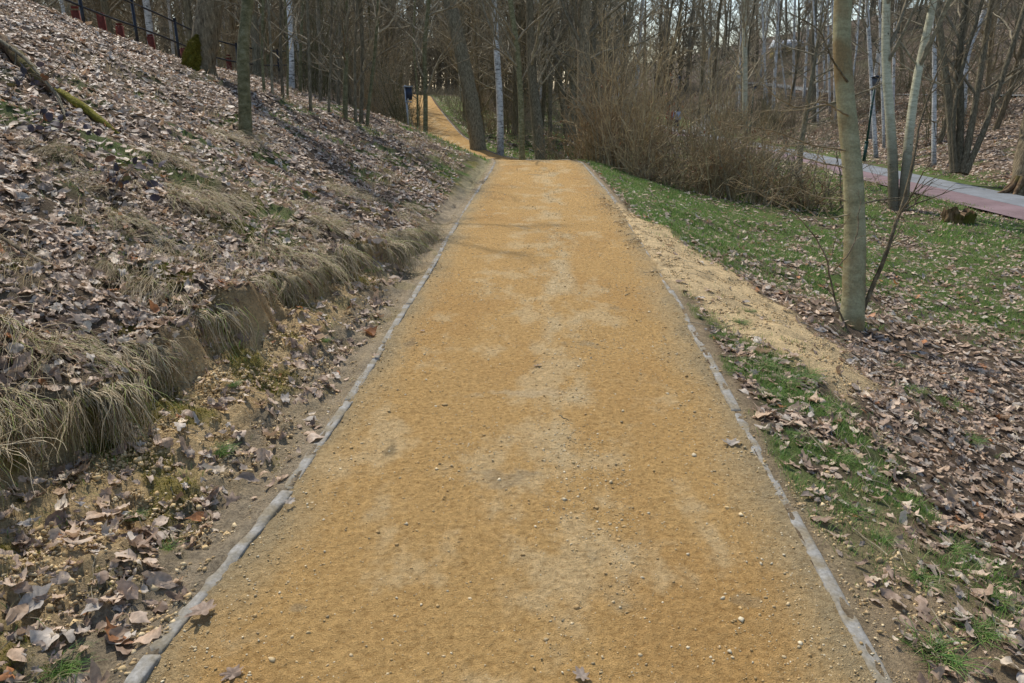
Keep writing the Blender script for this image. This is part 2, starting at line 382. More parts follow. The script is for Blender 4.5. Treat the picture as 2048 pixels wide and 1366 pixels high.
# ------------------------------------------------------------------ ground
def graded(segs):
    out = [segs[0][0]]
    for a, b, d0, d1 in segs:
        x = a
        while x < b-1e-6:
            f = (x-a)/(b-a); x = min(x+d0+(d1-d0)*f, b); out.append(x)
    return np.array(out)
gx = graded([(0, 3.6, .018, .03), (3.6, 10, .03, .12), (10, 32, .12, .5), (32, 420, .5, 30)])
gxl = graded([(0, 3.6, .018, .022), (3.6, 10.5, .022, .12), (10.5, 32, .12, .7), (32, 420, .7, 30)])
GX = np.concatenate([-gxl[:0:-1], gx])
GY = graded([(-6, .8, .6, .05), (.8, 9, .018, .035), (9, 30, .035, .12), (30, 90, .12, 1), (90, 560, 1, 40)])
XX, YY = np.meshgrid(GX, GY)
def veg(x, y):
    """cover masks used for colour and scatter: dict of 0..1"""
    u, s, r = su(x, y); sl = slip(y)
    n = fbm(x*.8, y*.8, 61, 4); n2 = fbm(x*2.6, y*2.6, 62, 4); n3 = fbm(x*.35, y*.35, 63, 3)
    sand = sandm(x, y)
    left = u < 0
    top = ss(-.02, .12, s-sl)                    # above the lip
    ero = ss(1.42, 1.55, s)*(1-top)
    ditch = ss(1.05, 1.16, s)*(1-ss(1.42, 1.55, s))
    moss = left*np.clip(ss(.05, .22, n2)*(ero*.95)+ss(.2, .35, n2)*ditch*.35+top*ss(.18,.3,fbm(x*1.9+3, y*1.9, 67, 3))*.7*ss(2.2,.6,s-sl)+ss(.2,.0,np.abs(s-sl-.03))*ss(.1,.3,n2)*.8*ss(11,8,y), 0, 1)
    # green on the left
    gl = left*np.clip(top*ss(.06, .32, fbm(x*1.1, y*1.1, 65, 3))*.75*(.35+.65*ss(4.5, 7, y))*ss(5.5, 3, s-sl)+ero*.3*ss(.0,.3,fbm(x*3, y*3, 68, 3))+
         ss(1.15,1.35,s)*ss(18, 21, y)*ss(4, 2.2, s)*.9+ss(1.15,1.3,s)*ss(2.2,1.5,s)*ss(11,15,y)*.35, 0, 1)
    dr = left*np.clip(top*(ss(.0, .25, fbm(x*1.3+5, y*1.3, 66, 3))*.85*ss(1.9, .7, s-sl)+ss(.12, .35, n3+.3*n)*.5)+ss(20,24,y)*.6*ss(1.5,2.5,s), 0, 1)
    # right
    verge = ss(1.16, 1.24, r)*ss(2.05, 1.75, r+.2*n)
    vnear = ss(1.9, 2.6, y)*ss(7, 5.2, y)
    lawn = ss(1.2, 1.45, r)*ss(7.5, 10, y+1.2*n+.55*(r-3)*(r>3))
    soilr = ss(1.16, 1.2, r)*ss(1.9, 1.5, r)*ss(3.3, 2.7, y)*.6
    gr = (~left)*np.clip(verge*vnear*(1-soilr)*ss(-.12, .22, n2+.14)+lawn*ss(-.28, .12, n2+.6*n3+.22+.35*ss(2.8,1.5,r)-.12*ss(4,9,r)), 0, 1)
    gr = gr+(~left)*ss(2, 3, r)*(1-lawn)*ss(.22, .45, n2)*.6
    gr = np.clip(gr, 0, 1)*(1-.95*sand)
    gr = gr*ss(16.2, 15.6, r)+ss(15.8, 16.2, r)*ss(.1, .35, n)*.5*ss(24,17,r)
    g = gl+gr
    g = g*ip(y, [25, 60, 100], [1, .8, .35])
    lf = np.zeros_like(n)
    lf = np.where(left, top*(1-.6*dr)*(1-.6*gl)+ero*(.26+.5*ss(.05,.3,n))+ditch*(.12+.8*ss(-.1,.25,n2)*ss(1.2,1.4,s)),
         ss(1.2, 1.3, r)*(np.clip(1-gr, 0, 1)*.95+.34*gr)*(1-.97*sand)*(1-.85*soilr)*(1-.0*verge*vnear))
    lf = lf*(1-.55*moss)*(.62+.5*ss(-.25,.3,fbm(x*2.1, y*2.1, 69, 3)))
    return dict(sand=sand, moss=moss, green=np.clip(g, 0, 1), dry=dr, leaf=np.clip(lf, 0, 1), ero=ero, ditch=ditch, soilr=soilr*(~left), top=top*left, left=left)
def mixc(c, m, k): return c*(1-m[..., None])+np.array(k)*m[..., None]
u, s, r = su(XX, YY)
Z = H(XX, YY)
under = (np.abs(np.minimum(0, 0)) == 0) & (u > -wl(YY)-.005) & (u < wr(YY)+.005) & (YY < 100)
Z = np.where(under, Z-.09, Z)
vg = veg(XX, YY)
c = np.zeros(XX.shape+(3,)); c[:] = (.15,.11,.075)                       # leaf mould
nn = fbm(XX*1.5, YY*1.5, 71, 4)
c = mixc(c, ss(-.2,.3,nn)*.6, (.13,.10,.075))
c = mixc(c, ss(28, 60, YY)*.85*(1-vg['green']), (.105,.08,.058))
c = mixc(c, ss(24,40,XX)*.7, (.095,.072,.052))
c = mixc(c, ss(25,50,YY)*ss(.0,.3,fbm(XX*.3,YY*.3,75,4))*.6, (.06,.065,.03))
c = mixc(c, vg['dry']*.8, (.25,.20,.125))
c = mixc(c, np.clip(vg['ero']*.95, 0, 1), (.64,.47,.25))
c = mixc(c, vg['ero']*ss(.05,.4,fbm(XX*5, YY*5, 72, 3))*.8, (.38,.25,.115))
c = mixc(c, vg['ditch'], (.40,.325,.22))
c = mixc(c, vg['ditch']*ss(.0,.4,fbm(XX*3, YY*1.5, 73, 3))*.7, (.44,.345,.21))
edge_r = ss(1.1,1.14,r)*ss(1.30,1.18,r)
c = mixc(c, edge_r*.8*(YY<30)*(~vg['left']), (.40,.31,.19))
c = mixc(c, vg['soilr'], (.50,.38,.23))
c = mixc(c, vg['sand'], (.74,.56,.31))
c = mixc(c, vg['sand']*ss(.05,.4,fbm(XX*3, YY*3, 74, 4))*.5, (.50,.38,.22))
c = mixc(c, vg['green']*.75, (.10,.175,.035))
c = mixc(c, vg['moss']*.8, (.20,.175,.035))
idx = np.arange(XX.size).reshape(XX.shape)
Q = np.stack([idx[:-1,:-1], idx[:-1,1:], idx[1:,1:], idx[1:,:-1]], -1).reshape(-1, 4)
me = mesh('ground', np.stack([XX, YY, Z], -1).reshape(-1, 3), Q, M['ground'], c.reshape(-1, 3), smooth=True)
obj('ground', me, kind='structure')

# ------------------------------------------------------------------ sand path
py_ = graded([(-2, 1.2, .1, .02), (1.2, 6, .008, .014), (6, 21, .014, .045), (21, 92, .05, .4)])
pf = np.linspace(0, 1, 270)
def pfine(x, y): return .0035*ss(.05,.45,fbm(x*30, y*26, 86, 3, .7))*(.4+ss(-.3,.3,pn(x*2.5,y*2.5,87)))
Yp, Fp = np.meshgrid(py_, pf, indexing='ij')
wL = wl(Yp)+.015; wR = wr(Yp)+.015
Up = -wL+(wL+wR)*Fp
Xp = xc(Yp)+Up
edge = np.minimum(Up+wL, wR-Up)
Zp = zp(Yp)+.0045*fbm(Xp*16, Yp*16, 81, 4, .65)+.012*pn(Xp*1.3, Yp*1.3, 82)+.004*np.abs(pn(Xp*40, Yp*40, 83))+pfine(Xp, Yp)
Zp += ss(.12, .0, edge)*(.014*pn(Xp*2, Yp*1.3, 84)+.006*pn(Xp*9, Yp*9, 85)+.000)
Zp = np.where(Yp > 30, zp(Yp)+.012, Zp)
n1 = fbm(Xp*.9, Yp*.55, 91, 5, .6); n2 = fbm(Xp*2.2, Yp*1.4, 92, 5, .6); n3 = fbm(Xp*1.3+4, Yp*1.3, 93, 5, .65)
pc = np.zeros(Xp.shape+(3,)); pc[:] = (.545,.343,.130)
pc = mixc(pc, ss(-.05, .35, n1+.12*(np.abs(Up)-.55))*.8, (.50,.30,.108))
pc = mixc(pc, ss(.05, .35, n2-.25*(np.abs(Up)-.5))*.75, (.62,.455,.235))
streak = ss(.22,.06,np.abs(Up-.28-.12*pn(Yp*.8,.3,95)))*ss(-.1,.35,fbm(Xp*3,Yp*1.2,96,4))*ss(1.8,2.6,Yp)
pc = mixc(pc, streak*.9, (.64,.49,.27))
pc *= np.where(Yp > 24, np.array([.86]), 1.)[..., None]  # shade on the reappearing far stretch, put into its colour
pc = mixc(pc, ss(.34, .5, n3)*.55, (.36,.29,.17))
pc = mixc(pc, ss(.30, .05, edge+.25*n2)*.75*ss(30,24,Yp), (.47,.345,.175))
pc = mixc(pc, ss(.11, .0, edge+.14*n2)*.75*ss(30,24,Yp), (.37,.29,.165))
pc *= (1+.20*fbm(Xp*18, Yp*11, 94, 4, .7))[..., None]
def patch(cx, cy, rx, ry, col, a, seed):
    global pc
    d = np.hypot((Xp-cx)/rx, (Yp-cy)/ry)+1.3*fbm(Xp*11, Yp*11, seed, 4)
    pc = mixc(pc, ss(1.15, .5, d)*a, col)
patch(-.60, 3.30, .04, .11, (.24,.185,.10), .75, 1); patch(-.72, 2.1, .03, .02, (.3,.23,.13), .6, 2)
patch(-.70, 4.9, .04, .08, (.28,.21,.12), .6, 3); patch(.80, 2.15, .05, .04, (.33,.25,.14), .5, 4)
patch(-.05, 3.0, .14, .10, (.33,.27,.17), .5, 5); patch(.1, 4.0, .3, .06, (.56,.43,.25), .6, 6)
idx = np.arange(Xp.size).reshape(Xp.shape)
Q = np.stack([idx[:-1,:-1], idx[:-1,1:], idx[1:,1:], idx[1:,:-1]], -1).reshape(-1, 4)
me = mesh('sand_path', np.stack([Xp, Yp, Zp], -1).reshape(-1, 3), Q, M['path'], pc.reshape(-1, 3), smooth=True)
obj('sand_path', me, kind='structure')

# paved path in the hollow with grey and pink lanes, kerb, upper lane
def strip(name, m, pts, w0, w1, zoff, n=160, base=None):
    pts = np.array(pts, float); tt = np.linspace(0, 1, n); ts = np.linspace(0, 1, len(pts))
    X = np.interp(tt, ts, pts[:, 0]); Y = np.interp(tt, ts, pts[:, 1])
    k = 9; X[k:-k] = np.convolve(X, np.ones(2*k+1)/(2*k+1), 'valid'); Y[k:-k] = np.convolve(Y, np.ones(2*k+1)/(2*k+1), 'valid')
    T = np.stack([np.gradient(X), np.gradient(Y)], 1); T /= np.linalg.norm(T, axis=1, keepdims=True)
    Nn = np.stack([T[:, 1], -T[:, 0]], 1)
    nw = 7; fw = np.linspace(w0, w1, nw)
    PX = X[:, None]+Nn[:, :1]*fw; PY = Y[:, None]+Nn[:, 1:]*fw
    PZ = H(PX, PY, False)+zoff
    idx = np.arange(n*nw).reshape(n, nw)
    Q = np.stack([idx[:-1,:-1], idx[:-1,1:], idx[1:,1:], idx[1:,:-1]], -1).reshape(-1, 4)
    V = np.stack([PX, PY, PZ], -1).reshape(-1, 3)
    return obj(name, mesh(name, V, Q, m), kind='structure')
LP = [(13.6, -8), (13.6, 10), (13.5, 20), (13.4, 30), (13.3, 42), (12.7, 52), (11.9, 62), (10.9, 75), (9.5, 92), (6, 115)]
def m_pave(name, col):
    m, t, b = mat(name, .85, .2); v = objvec(t)
    n1 = noise(t, 45, 4, .6, v); n2 = noise(t, .9, 5, .65, v); n3 = noise(t, 5, 5, .7, v)
    g = ramp(t, n1.outputs[0], [(.3, tuple(c*.82 for c in col)), (.7, tuple(c*1.18 for c in col))])
    g2 = ramp(t, n2.outputs[0], [(.35, (.78,.76,.74)), (.65, (1.12,1.12,1.12))]); g3 = ramp(t, n3.outputs[0], [(.33, (.6,.55,.5)), (.42, (1,1,1))])
    o = mix(t, g.outputs[0], g2.outputs[0], 1., 'MULTIPLY'); o = mix(t, o, g3.outputs[0], .7, 'MULTIPLY')
    t.links.new(o, b.inputs['Base Color']); bump(t, b, n1.outputs[0], .3, .005); return m
M['pink'] = m_pave('pink paving worn', (.235,.165,.168)); M['asphalt'] = m_pave('grey paving worn', (.22,.235,.245))
strip('pink_paved_lane', M['pink'], LP, -1.5, -.02, .03)
strip('grey_paved_lane', M['asphalt'], LP, -.02, 1.45, .034)
strip('upper_footpath', M['lane'], [(27.3, 0), (27.3, 30), (27.3, 60), (27.0, 90)], -.9, .9, .06)
strip('branch_footpath', M['lane'], [(13.2, 56), (14.3, 60), (15.5, 64), (17.5, 70), (21, 78)], -.9, .9, .06)

# ------------------------------------------------------------------ edging strips
def slab_mesh(L, seed):
    g = np.random.default_rng(seed)
    nx, ny, nz = 5, int(L/.02), 3
    xs = np.linspace(-.026, .026, nx); ys = np.linspace(0, L, ny)
    # top profile swept: ring in xz
    ring = [(-.026,-.10),(-.026,-.004),(-.022,0),(-.008,.001),(.008,.001),(.022,0),(.026,-.004),(.026,-.10)]
    V = []
    for j, y in enumerate(ys):
        for (x, z) in ring:
            V.append((x, y, z))
    V = np.array(V); rn = len(ring)
    m = V[:, 2] > -.05
    V[:, 0] += .002*pn(V[:, 1]*14+seed, V[:, 0]*40+V[:, 2]*60, seed)
    chip = np.clip(pn(V[:, 1]*7, V[:, 0]*45+seed*3.1, seed+5)-.28, 0, 1)
    V[:, 2] -= np.where(m, .03*chip, 0); V[:, 2] += np.where(m, .002*pn(V[:, 1]*30, V[:, 0]*90, 4), 0)
    e = np.minimum(V[:, 1], L-V[:, 1]); V[:, 2] -= np.where(m, .006*ss(.02, 0, e), 0)
    idx = np.arange(len(V)).reshape(ny, rn)
    Q = np.stack([idx[:-1,:-1], idx[:-1,1:], idx[1:,1:], idx[1:,:-1]], -1).reshape(-1, 4)
    caps = np.array([idx[0][::-1], idx[-1]])
    return mesh('edging_strip', V, [Q, caps], M['curb'])
slabs = [slab_mesh(.985, i) for i in range(6)]
for side, wf, who in ((-1, wl, 'left'), (1, wr, 'right')):
    y = .9 if side < 0 else .75; i = 0
    while y < 52:
        if not (side < 0 and y > 24):
            y1 = y+1.0
            xa = xc(y)+side*(wf(y)+.026); xb = xc(y1)+side*(wf(y1)+.026)
            g = rng
            kd = .002 if side > 0 else .0; za = zp(y)+.008-kd+g.uniform(-.007, .004); zb = zp(y1)+.008-kd+g.uniform(-.007, .004)
            if (side < 0 and 2.7 < y < 3.0) or (side > 0 and 2.6 < y < 2.9): za -= .008; zb -= .004
            if y > 20: za += .02; zb += .02
            near = y < 8
            near = y < 7
            lab = ('%s worn concrete edging strip up the %s side of the sand path' % (('nearest second third fourth fifth sixth seventh'.split()+['']*60)[i], who)) if near and i < 7 else ('worn concrete edging strip on the %s side of the sand path, %s' %
                   (who, 'close by' if near else 'further off'))
            o = obj('edging_strip', slabs[rng.integers(6)], loc=(xa, y, za),
                    rot=(math.atan2(zb-za, 1), 0, -math.atan2(xb-xa, 1)+g.uniform(-.012, .012)),
                    label=lab, category='edging strip', group='concrete edging strips on the %s of the sand path' % who)
            o.scale = (1, math.hypot(xb-xa, 1), 1)
        y += 1.0; i += 1

# ------------------------------------------------------------------ scatter: leaves
def normals(x, y, e=.03):
    hx = (H(x+e, y)-H(x-e, y))/(2*e); hy = (H(x, y+e)-H(x, y-e))/(2*e)
    n = np.stack([-hx, -hy, np.ones_like(hx)], -1)
    return n/np.linalg.norm(n, axis=-1, keepdims=True)
def inview(x, y, h, m=60):
    z = y*math.cos(PITCH)+(CAMH-h)*math.sin(PITCH)
    v = ((CAMH-h)*math.cos(PITCH)-y*math.sin(PITCH))
    px = 1024+x/z*F; py = 683+v/z*F
    return (z > .5) & (px > -m-200/np.maximum(z,.5)) & (px < 2048+m+200/np.maximum(z,.5)) & (py > -m) & (py < 1366+m*2)
def leaf_templates():
    T = []
    g = np.random.default_rng(3)
    for k in range(8):
        n = 18; th = np.linspace(0, 2*np.pi, n, endpoint=False)
        if k < 4:     # lobed
            rr = .35+.13*np.cos(th*(5 if k % 2 else 7)+g.uniform(0, .6))+.05*g.normal(size=n)*.6
            rr = np.clip(rr, .12, .6)
            P = np.stack([rr*np.cos(th)*1.05, rr*np.sin(th)*(.8 if k % 2 else .62)], 1)
        else:         # oval
            rr = .42+.03*g.normal(size=n)
            P = np.stack([rr*np.cos(th)*1.1, rr*np.sin(th)*(.62+.1*(k-4)/3)], 1)
            P[0, 0] += .12
        P[n//2] = (-.62, 0)
        inner = P*.5
        V = np.concatenate([[[0, 0]], inner[::3], P]); T.append(V)
    return T
LT = leaf_templates()
nI = 6
# faces: centre fan to inner ring of 6, then inner ring to outer 18
LF = []
for i in range(6):
    a = 1+i; b = 1+(i+1) % 6; LF.append((0, a, b))
    o = [7+(3*i+j) % 18 for j in range(4)]
    LF += [(a, o[0], o[1]), (a, o[1], o[2]), (a, o[2], b), (b, o[2], o[3])]
LF = np.array(LF)
LTL = [np.concatenate([[[0, 0]], t[7:][[0, 3, 6, 9, 12, 15]]]) for t in LT]
LFL = np.array([(0, 1+i, 1+(i+1) % 6) for i in range(6)])
LCOL = np.array([(.58,.44,.315), (.47,.33,.215), (.51,.44,.355), (.40,.285,.20), (.25,.17,.115), (.64,.52,.37), (.36,.285,.22), (.45,.20,.08)])
LPR = np.array([.21, .24, .12, .19, .09, .06, .08, .015])
def leaves(name, x, y, size, lod, tilt=.3, lift=.015, dark=1., **props):
    n = len(x); z = H(x, y)
    nr = normals(x, y)+rng.normal(0, tilt, (n, 3))*np.array([1, 1, .3]); nr /= np.linalg.norm(nr, axis=1, keepdims=True)
    a = rng.uniform(0, 2*np.pi, n); t0 = np.stack([np.cos(a), np.sin(a), np.zeros(n)], 1)
    t1 = t0-nr*np.sum(t0*nr, 1, keepdims=True); t1 /= np.linalg.norm(t1, axis=1, keepdims=True); t2 = np.cross(nr, t1)
    rot_ = rng.uniform(-.5, .5, n)
    TT = np.array(LT if lod == 0 else LTL); FF = LF if lod == 0 else LFL
    k = np.where(rng.random(n) < .4, rng.integers(0, 4, n), rng.integers(4, 8, n)); P = TT[k]*size[:, None, None]*(1+rng.normal(0, .13, (n, 1, 2)))*(1+rng.normal(0, .07, (n, TT.shape[1], 1)))
    c1 = rng.normal(0, 1.3, n)/size*.5; c2 = rng.normal(.6, 1.3, n)/size*.5
    zz = c1[:, None]*P[..., 0]**2+c2[:, None]*P[..., 1]**2+rng.normal(0, .05, P.shape[:2])*size[:, None]
    zz = np.clip(zz, -.6*size[:, None], .6*size[:, None])
    base = np.stack([x, y, z+rng.uniform(0.002, lift, n)+.12*size*tilt], 1)
    V = base[:, None]+P[..., :1]*t1[:, None]+P[..., 1:2]*t2[:, None]+zz[..., None]*nr[:, None]
    nv = P.shape[1]
    Fc = (FF[None]+np.arange(n)[:, None, None]*nv).reshape(-1, 3)
    cc = LCOL[rng.choice(len(LCOL), n, p=LPR/LPR.sum())]*rng.uniform(.75, 1.3, (n, 1))*dark
    return mesh(name, V.reshape(-1, 3), Fc, M['leaf'], np.repeat(cc, nv, 0)), n
def scatter(x0, x1, y0, y1, dens, maskf):
    n = int((x1-x0)*(y1-y0)*dens)
    x = rng.uniform(x0, x1, n); y = rng.uniform(y0, y1, n)
    h = H(x, y, False); k = inview(x, y, h); x, y = x[k], y[k]
    m = maskf(x, y); k = rng.random(len(x)) < m
    return x[k], y[k]
lm = lambda x, y: veg(x, y)['leaf']
def lane_free(x, y):
    u_, s_, r_ = su(x, y); q = (r_ > 11.85) & (r_ < 15.1) & (y < 70) | (np.abs(x-27.3) < .95)
    return ~q
near = [scatter(-6.5, -1.0, .8, 6.2, 1000, lm), scatter(1.0, 5.5, .8, 6.2, 900, lm)]
x = np.concatenate([a[0] for a in near]); y = np.concatenate([a[1] for a in near])
me, n = leaves('fallen_leaves', x, y, np.clip(rng.gamma(5, .0112, len(x))*np.where(x > 0, .85, 1), .018, .11), 0, lift=.018)
obj('fallen_leaves', me, kind='stuff', label='dead leaves scattered over both banks close by', category='leaves')
print('near leaves', n)
mid = [scatter(-13, -1.0, 6.2, 14, 520, lm), scatter(1.2, 11, 6.2, 14, 330, lm), scatter(-13, -1.0, 14, 26, 260, lm), scatter(1.2, 16, 14, 24, 170, lm)]
x = np.concatenate([a[0] for a in mid]); y = np.concatenate([a[1] for a in mid]); k = lane_free(x, y); x, y = x[k], y[k]
me, n = leaves('leaf_litter', x, y, rng.uniform(.045, .105, len(x)), 1, lift=.02)
obj('leaf_litter', me, kind='stuff', label='dead leaf litter over the slopes further off', category='leaves')
print('mid leaves', n)
def lmf(x, y):
    u_, s_, r_ = su(x, y); g = veg(x, y)['leaf']; return g*((u_ < -1.3) | (u_ > 1.4))
far = [scatter(-22, 40, 24, 48, 75, lmf), scatter(15.5, 34, 14, 24, 120, lmf), scatter(-35, 50, 48, 75, 22, lmf)]
x = np.concatenate([a[0] for a in far]); y = np.concatenate([a[1] for a in far]); k = lane_free(x, y); x, y = x[k], y[k]
me, n = leaves('woodland_leaf_litter', x, y, rng.uniform(.08, .19, len(x)), 1, lift=.03, tilt=.35)
obj('woodland_leaf_litter', me, kind='stuff', label='brown leaf litter on the floor of the wood', category='leaves')
print('far leaves', n)

# ------------------------------------------------------------------ scatter: grass
def blades(x, y, length, width, lean, droop, colfn, seg=3, mat_='grass', name='grass', downhill=0.):
    n = len(x); z = H(x, y); a = rng.uniform(0, 2*np.pi, n)
    d = np.stack([np.cos(a), np.sin(a)], 1)*rng.uniform(.2, 1, (n, 1))*lean
    if downhill:
        nr = normals(x, y, .15); d = d+nr[:, :2]*downhill*rng.uniform(.5, 1.3, (n, 1))
    t = np.linspace(0, 1, seg+1)
    L = length[:, None]
    up = (t[None]-droop*t[None]**2*.9)
    P = np.stack([x[:, None]+d[:, :1]*L*t[None]**1.5, y[:, None]+d[:, 1:]*L*t[None]**1.5, z[:, None]-.004+L*up], -1)
    wa = a+rng.uniform(.5, 2.5, n); wv = np.stack([np.cos(wa), np.sin(wa), np.zeros(n)], 1)
    wd = width*(1-t**2*.9)
    A = P-wv[:, None]*wd[None, :, None]*.5; B = P+wv[:, None]*wd[None, :, None]*.5
    A = A[:, :-1]; Bv = B[:, :-1]; tip = P[:, -1:]
    V = np.concatenate([np.stack([A, Bv], 2).reshape(n, -1, 3), tip], 1); nv = V.shape[1]
    q = np.array([(2*i, 2*i+1, 2*i+3, 2*i+2) for i in range(seg-1)]).reshape(-1, 4)
    tr = np.array([(2*seg-2, 2*seg-1, 2*seg)])
    off = np.arange(n)[:, None, None]*nv
    Fs = [(tr[None]+off).reshape(-1, 3)]
    if len(q): Fs.append((q[None]+off).reshape(-1, 4))
    cc = colfn(n)
    return mesh(name, V.reshape(-1, 3), Fs, M[mat_], np.repeat(cc, nv, 0))
def gcol(n):
    C = np.array([(.175,.30,.06), (.235,.39,.08), (.11,.235,.05), (.31,.37,.13), (.48,.42,.22)])
    return C[rng.choice(5, n, p=[.27,.19,.22,.15,.17])]*rng.uniform(.75, 1.2, (n, 1))
def clumpy(f, sc=7, th=-.25):
    def g(x, y):
        return f(x, y)*ss(th, th+.3, fbm(x*sc, y*sc, 101, 2))
    return g
gm = lambda x, y: veg(x, y)['green']
a = [scatter(1.1, 3.4, .8, 7, 10500, clumpy(gm)), scatter(-5, -1.1, .8, 7, 3500, clumpy(gm))]
x = np.concatenate([q[0] for q in a]); y = np.concatenate([q[1] for q in a]); print('g near', len(x))
obj('grass', blades(x, y, rng.uniform(.02, .075, len(x)), .0028, .8, .35, gcol, 3), kind='stuff', label='short green grass on the verge beside the edging', category='grass')
a = [scatter(1.1, 4, 7, 13, 5500, clumpy(gm, 4, -.3)), scatter(4, 12, 7, 16, 2000, clumpy(gm, 3, -.3)), scatter(1.1, 4, 13, 20.5, 3200, clumpy(gm, 3, -.4)), scatter(-9, -1.1, 7, 24, 700, clumpy(gm, 4, -.15))]
x = np.concatenate([q[0] for q in a]); y = np.concatenate([q[1] for q in a]); print('g mid', len(x))
obj('lawn_grass', blades(x, y, rng.uniform(.03, .085, len(x)), .0055, .7, .3, gcol, 2, name='lawn_grass'), kind='stuff', label='green grass growing through leaves on the slope', category='grass')
a = [scatter(-6, 11.7, 19, 34, 260, clumpy(gm, 2, -.3)), scatter(8, 20, 14, 34, 240, clumpy(gm, 2, -.3)), scatter(-8, 20, 34, 60, 60, clumpy(gm, 2, -.3))]
x = np.concatenate([q[0] for q in a]); y = np.concatenate([q[1] for q in a])
u_, s_, r_ = su(x, y); k = lane_free(x, y) & ((u_ > 1.2) | (u_ < -1.2)); x, y = x[k], y[k]; print('g far', len(x))
obj('far_grass', blades(x, y, rng.uniform(.06, .15, len(x)), .022, .7, .3, gcol, 1, name='far_grass'), kind='stuff', label='distant green grass under the trees and by the paved path', category='grass')
# moss pile
mm = lambda x, y: veg(x, y)['moss']**.7
x, y = scatter(-4.5, -1.0, .8, 9, 16000, mm); print('moss', len(x))
def mcol(n): return np.array([(.26,.23,.03), (.17,.17,.03), (.34,.28,.05)])[rng.integers(0, 3, n)]*rng.uniform(.7, 1.2, (n, 1))
obj('moss', blades(x, y, rng.uniform(.006, .02, len(x)), .005, .9, .2, mcol, 1, 'moss', 'moss'), kind='stuff', label='olive moss cushions on the eroded bank', category='moss')
# dry grass lying down the bank
def dcol(n): return np.array([(.70,.57,.35), (.57,.45,.26), (.78,.66,.44), (.34,.25,.14)])[rng.integers(0, 4, n)]*rng.uniform(.75, 1.15, (n, 1))
dm = lambda x, y: veg(x, y)['dry']*ss(-.1, .25, fbm(x*3, y*3, 103, 2))
x, y = scatter(-7, -1.1, .8, 8, 1500, dm)
x2, y2 = scatter(-13, -1.1, 8, 26, 420, dm); print('dry', len(x), len(x2))
obj('dry_grass', blades(x, y, rng.uniform(.10, .28, len(x)), .0026, .35, .72, dcol, 5, 'dry', 'dry_grass', 1.6), kind='stuff', label='thin straw coloured grass lying down the near bank', category='grass')
obj('far_dry_grass', blades(x2, y2, rng.uniform(.12, .34, len(x2)), .0065, .4, .6, dcol, 3, 'dry', 'far_dry_grass', 1.0), kind='stuff', label='pale dry grass among leaves on the far bank', category='grass')

x, y = scatter(-9, -1.2, .8, 13, 60, lambda x, y: .35+0*x); x2, y2 = scatter(1.3, 8, .8, 13, 60, lambda x, y: .3+0*x)
x = np.r_[x, x2]; y = np.r_[y, y2]; n = len(x); a = rng.uniform(0, 6.28, n); L = rng.gamma(3, .03, n)+.02; tt_ = np.linspace(-.5, .5, 5)
Px = x[:, None]+np.cos(a)[:, None]*L[:, None]*tt_+rng.normal(0, .05, (n, 5))*L[:, None]; Py = y[:, None]+np.sin(a)[:, None]*L[:, None]*tt_+rng.normal(0, .05, (n, 5))*L[:, None]
V, Q = tubes(np.stack([Px, Py, H(Px, Py)+.012+rng.uniform(0, .02, (n, 1))], -1), rng.uniform(.0008, .0028, (n, 1))*np.ones((1, 5)), 4)
obj('twig_litter', mesh('twig_litter', V, Q, M['twig']), kind='stuff', label='small broken twigs lying among the leaves', category='twigs'); print('twig litter', n)
# ------------------------------------------------------------------ gravel and clods
def ico():
    p = (1+5**.5)/2
    V = np.array([(-1,p,0),(1,p,0),(-1,-p,0),(1,-p,0),(0,-1,p),(0,1,p),(0,-1,-p),(0,1,-p),(p,0,-1),(p,0,1),(-p,0,-1),(-p,0,1)], float)
    V /= np.linalg.norm(V[0])
    Fc = np.array([(0,11,5),(0,5,1),(0,1,7),(0,7,10),(0,10,11),(1,5,9),(5,11,4),(11,10,2),(10,7,6),(7,1,8),(3,9,4),(3,4,2),(3,2,6),(3,6,8),(3,8,9),(4,9,5),(2,4,11),(6,2,10),(8,6,7),(9,8,1)])
    return V, Fc
IV, IF = ico()
def stones(name, x, y, z, size, cols, flat=.6, sink=.15):
    n = len(x); sc = size[:, None]*rng.uniform(.6, 1.2, (n, 3))*np.array([1, 1, flat])
    a = rng.uniform(0, 2*np.pi, n); V = IV[None]*(1+rng.normal(0, .30, (n, 12, 1)))*sc[:, None]
    ca, sa = np.cos(a)[:, None], np.sin(a)[:, None]
    V = np.stack([V[..., 0]*ca-V[..., 1]*sa, V[..., 0]*sa+V[..., 1]*ca, V[..., 2]], -1)
    V += np.stack([x, y, z+size*sink], 1)[:, None]
    cc = cols[rng.integers(0, len(cols), n)]*rng.uniform(.75, 1.2, (n, 1))
    return mesh(name, V.reshape(-1, 3), (IF[None]+np.arange(n)[:, None, None]*12).reshape(-1, 3), M['stone'], np.repeat(cc, 12, 0))
SC = np.array([(.60,.47,.27), (.52,.38,.19), (.66,.56,.37), (.48,.32,.14), (.47,.36,.20), (.50,.34,.15)])
n = 150000; y = 1.2+rng.random(n)**1.7*18; uu = rng.uniform(-1.14, 1.2, n); x = xc(y)+uu
dd = .22+.9*ss(.05, .35, fbm(x*1.1, y*.7, 92, 4))+.9*ss(.55, 1.0, np.abs(uu))*.6
dd += 1.2*ss(1, .5, np.hypot((x-.32)/.28, (y-3.0)/.7))
dd += 1.6*ss(.24,.05,np.abs(uu-.28-.12*pn(y*.8,.3,95)))*ss(-.05,.3,fbm(x*3,y*1.2,96,4))
k = (rng.random(n) < dd*.5) & inview(x, y, 0*x); x, y = x[k], y[k]
size = rng.gamma(1.3, .0013, len(x))+.0010+.00012*y; size = np.clip(size, .001, .014)
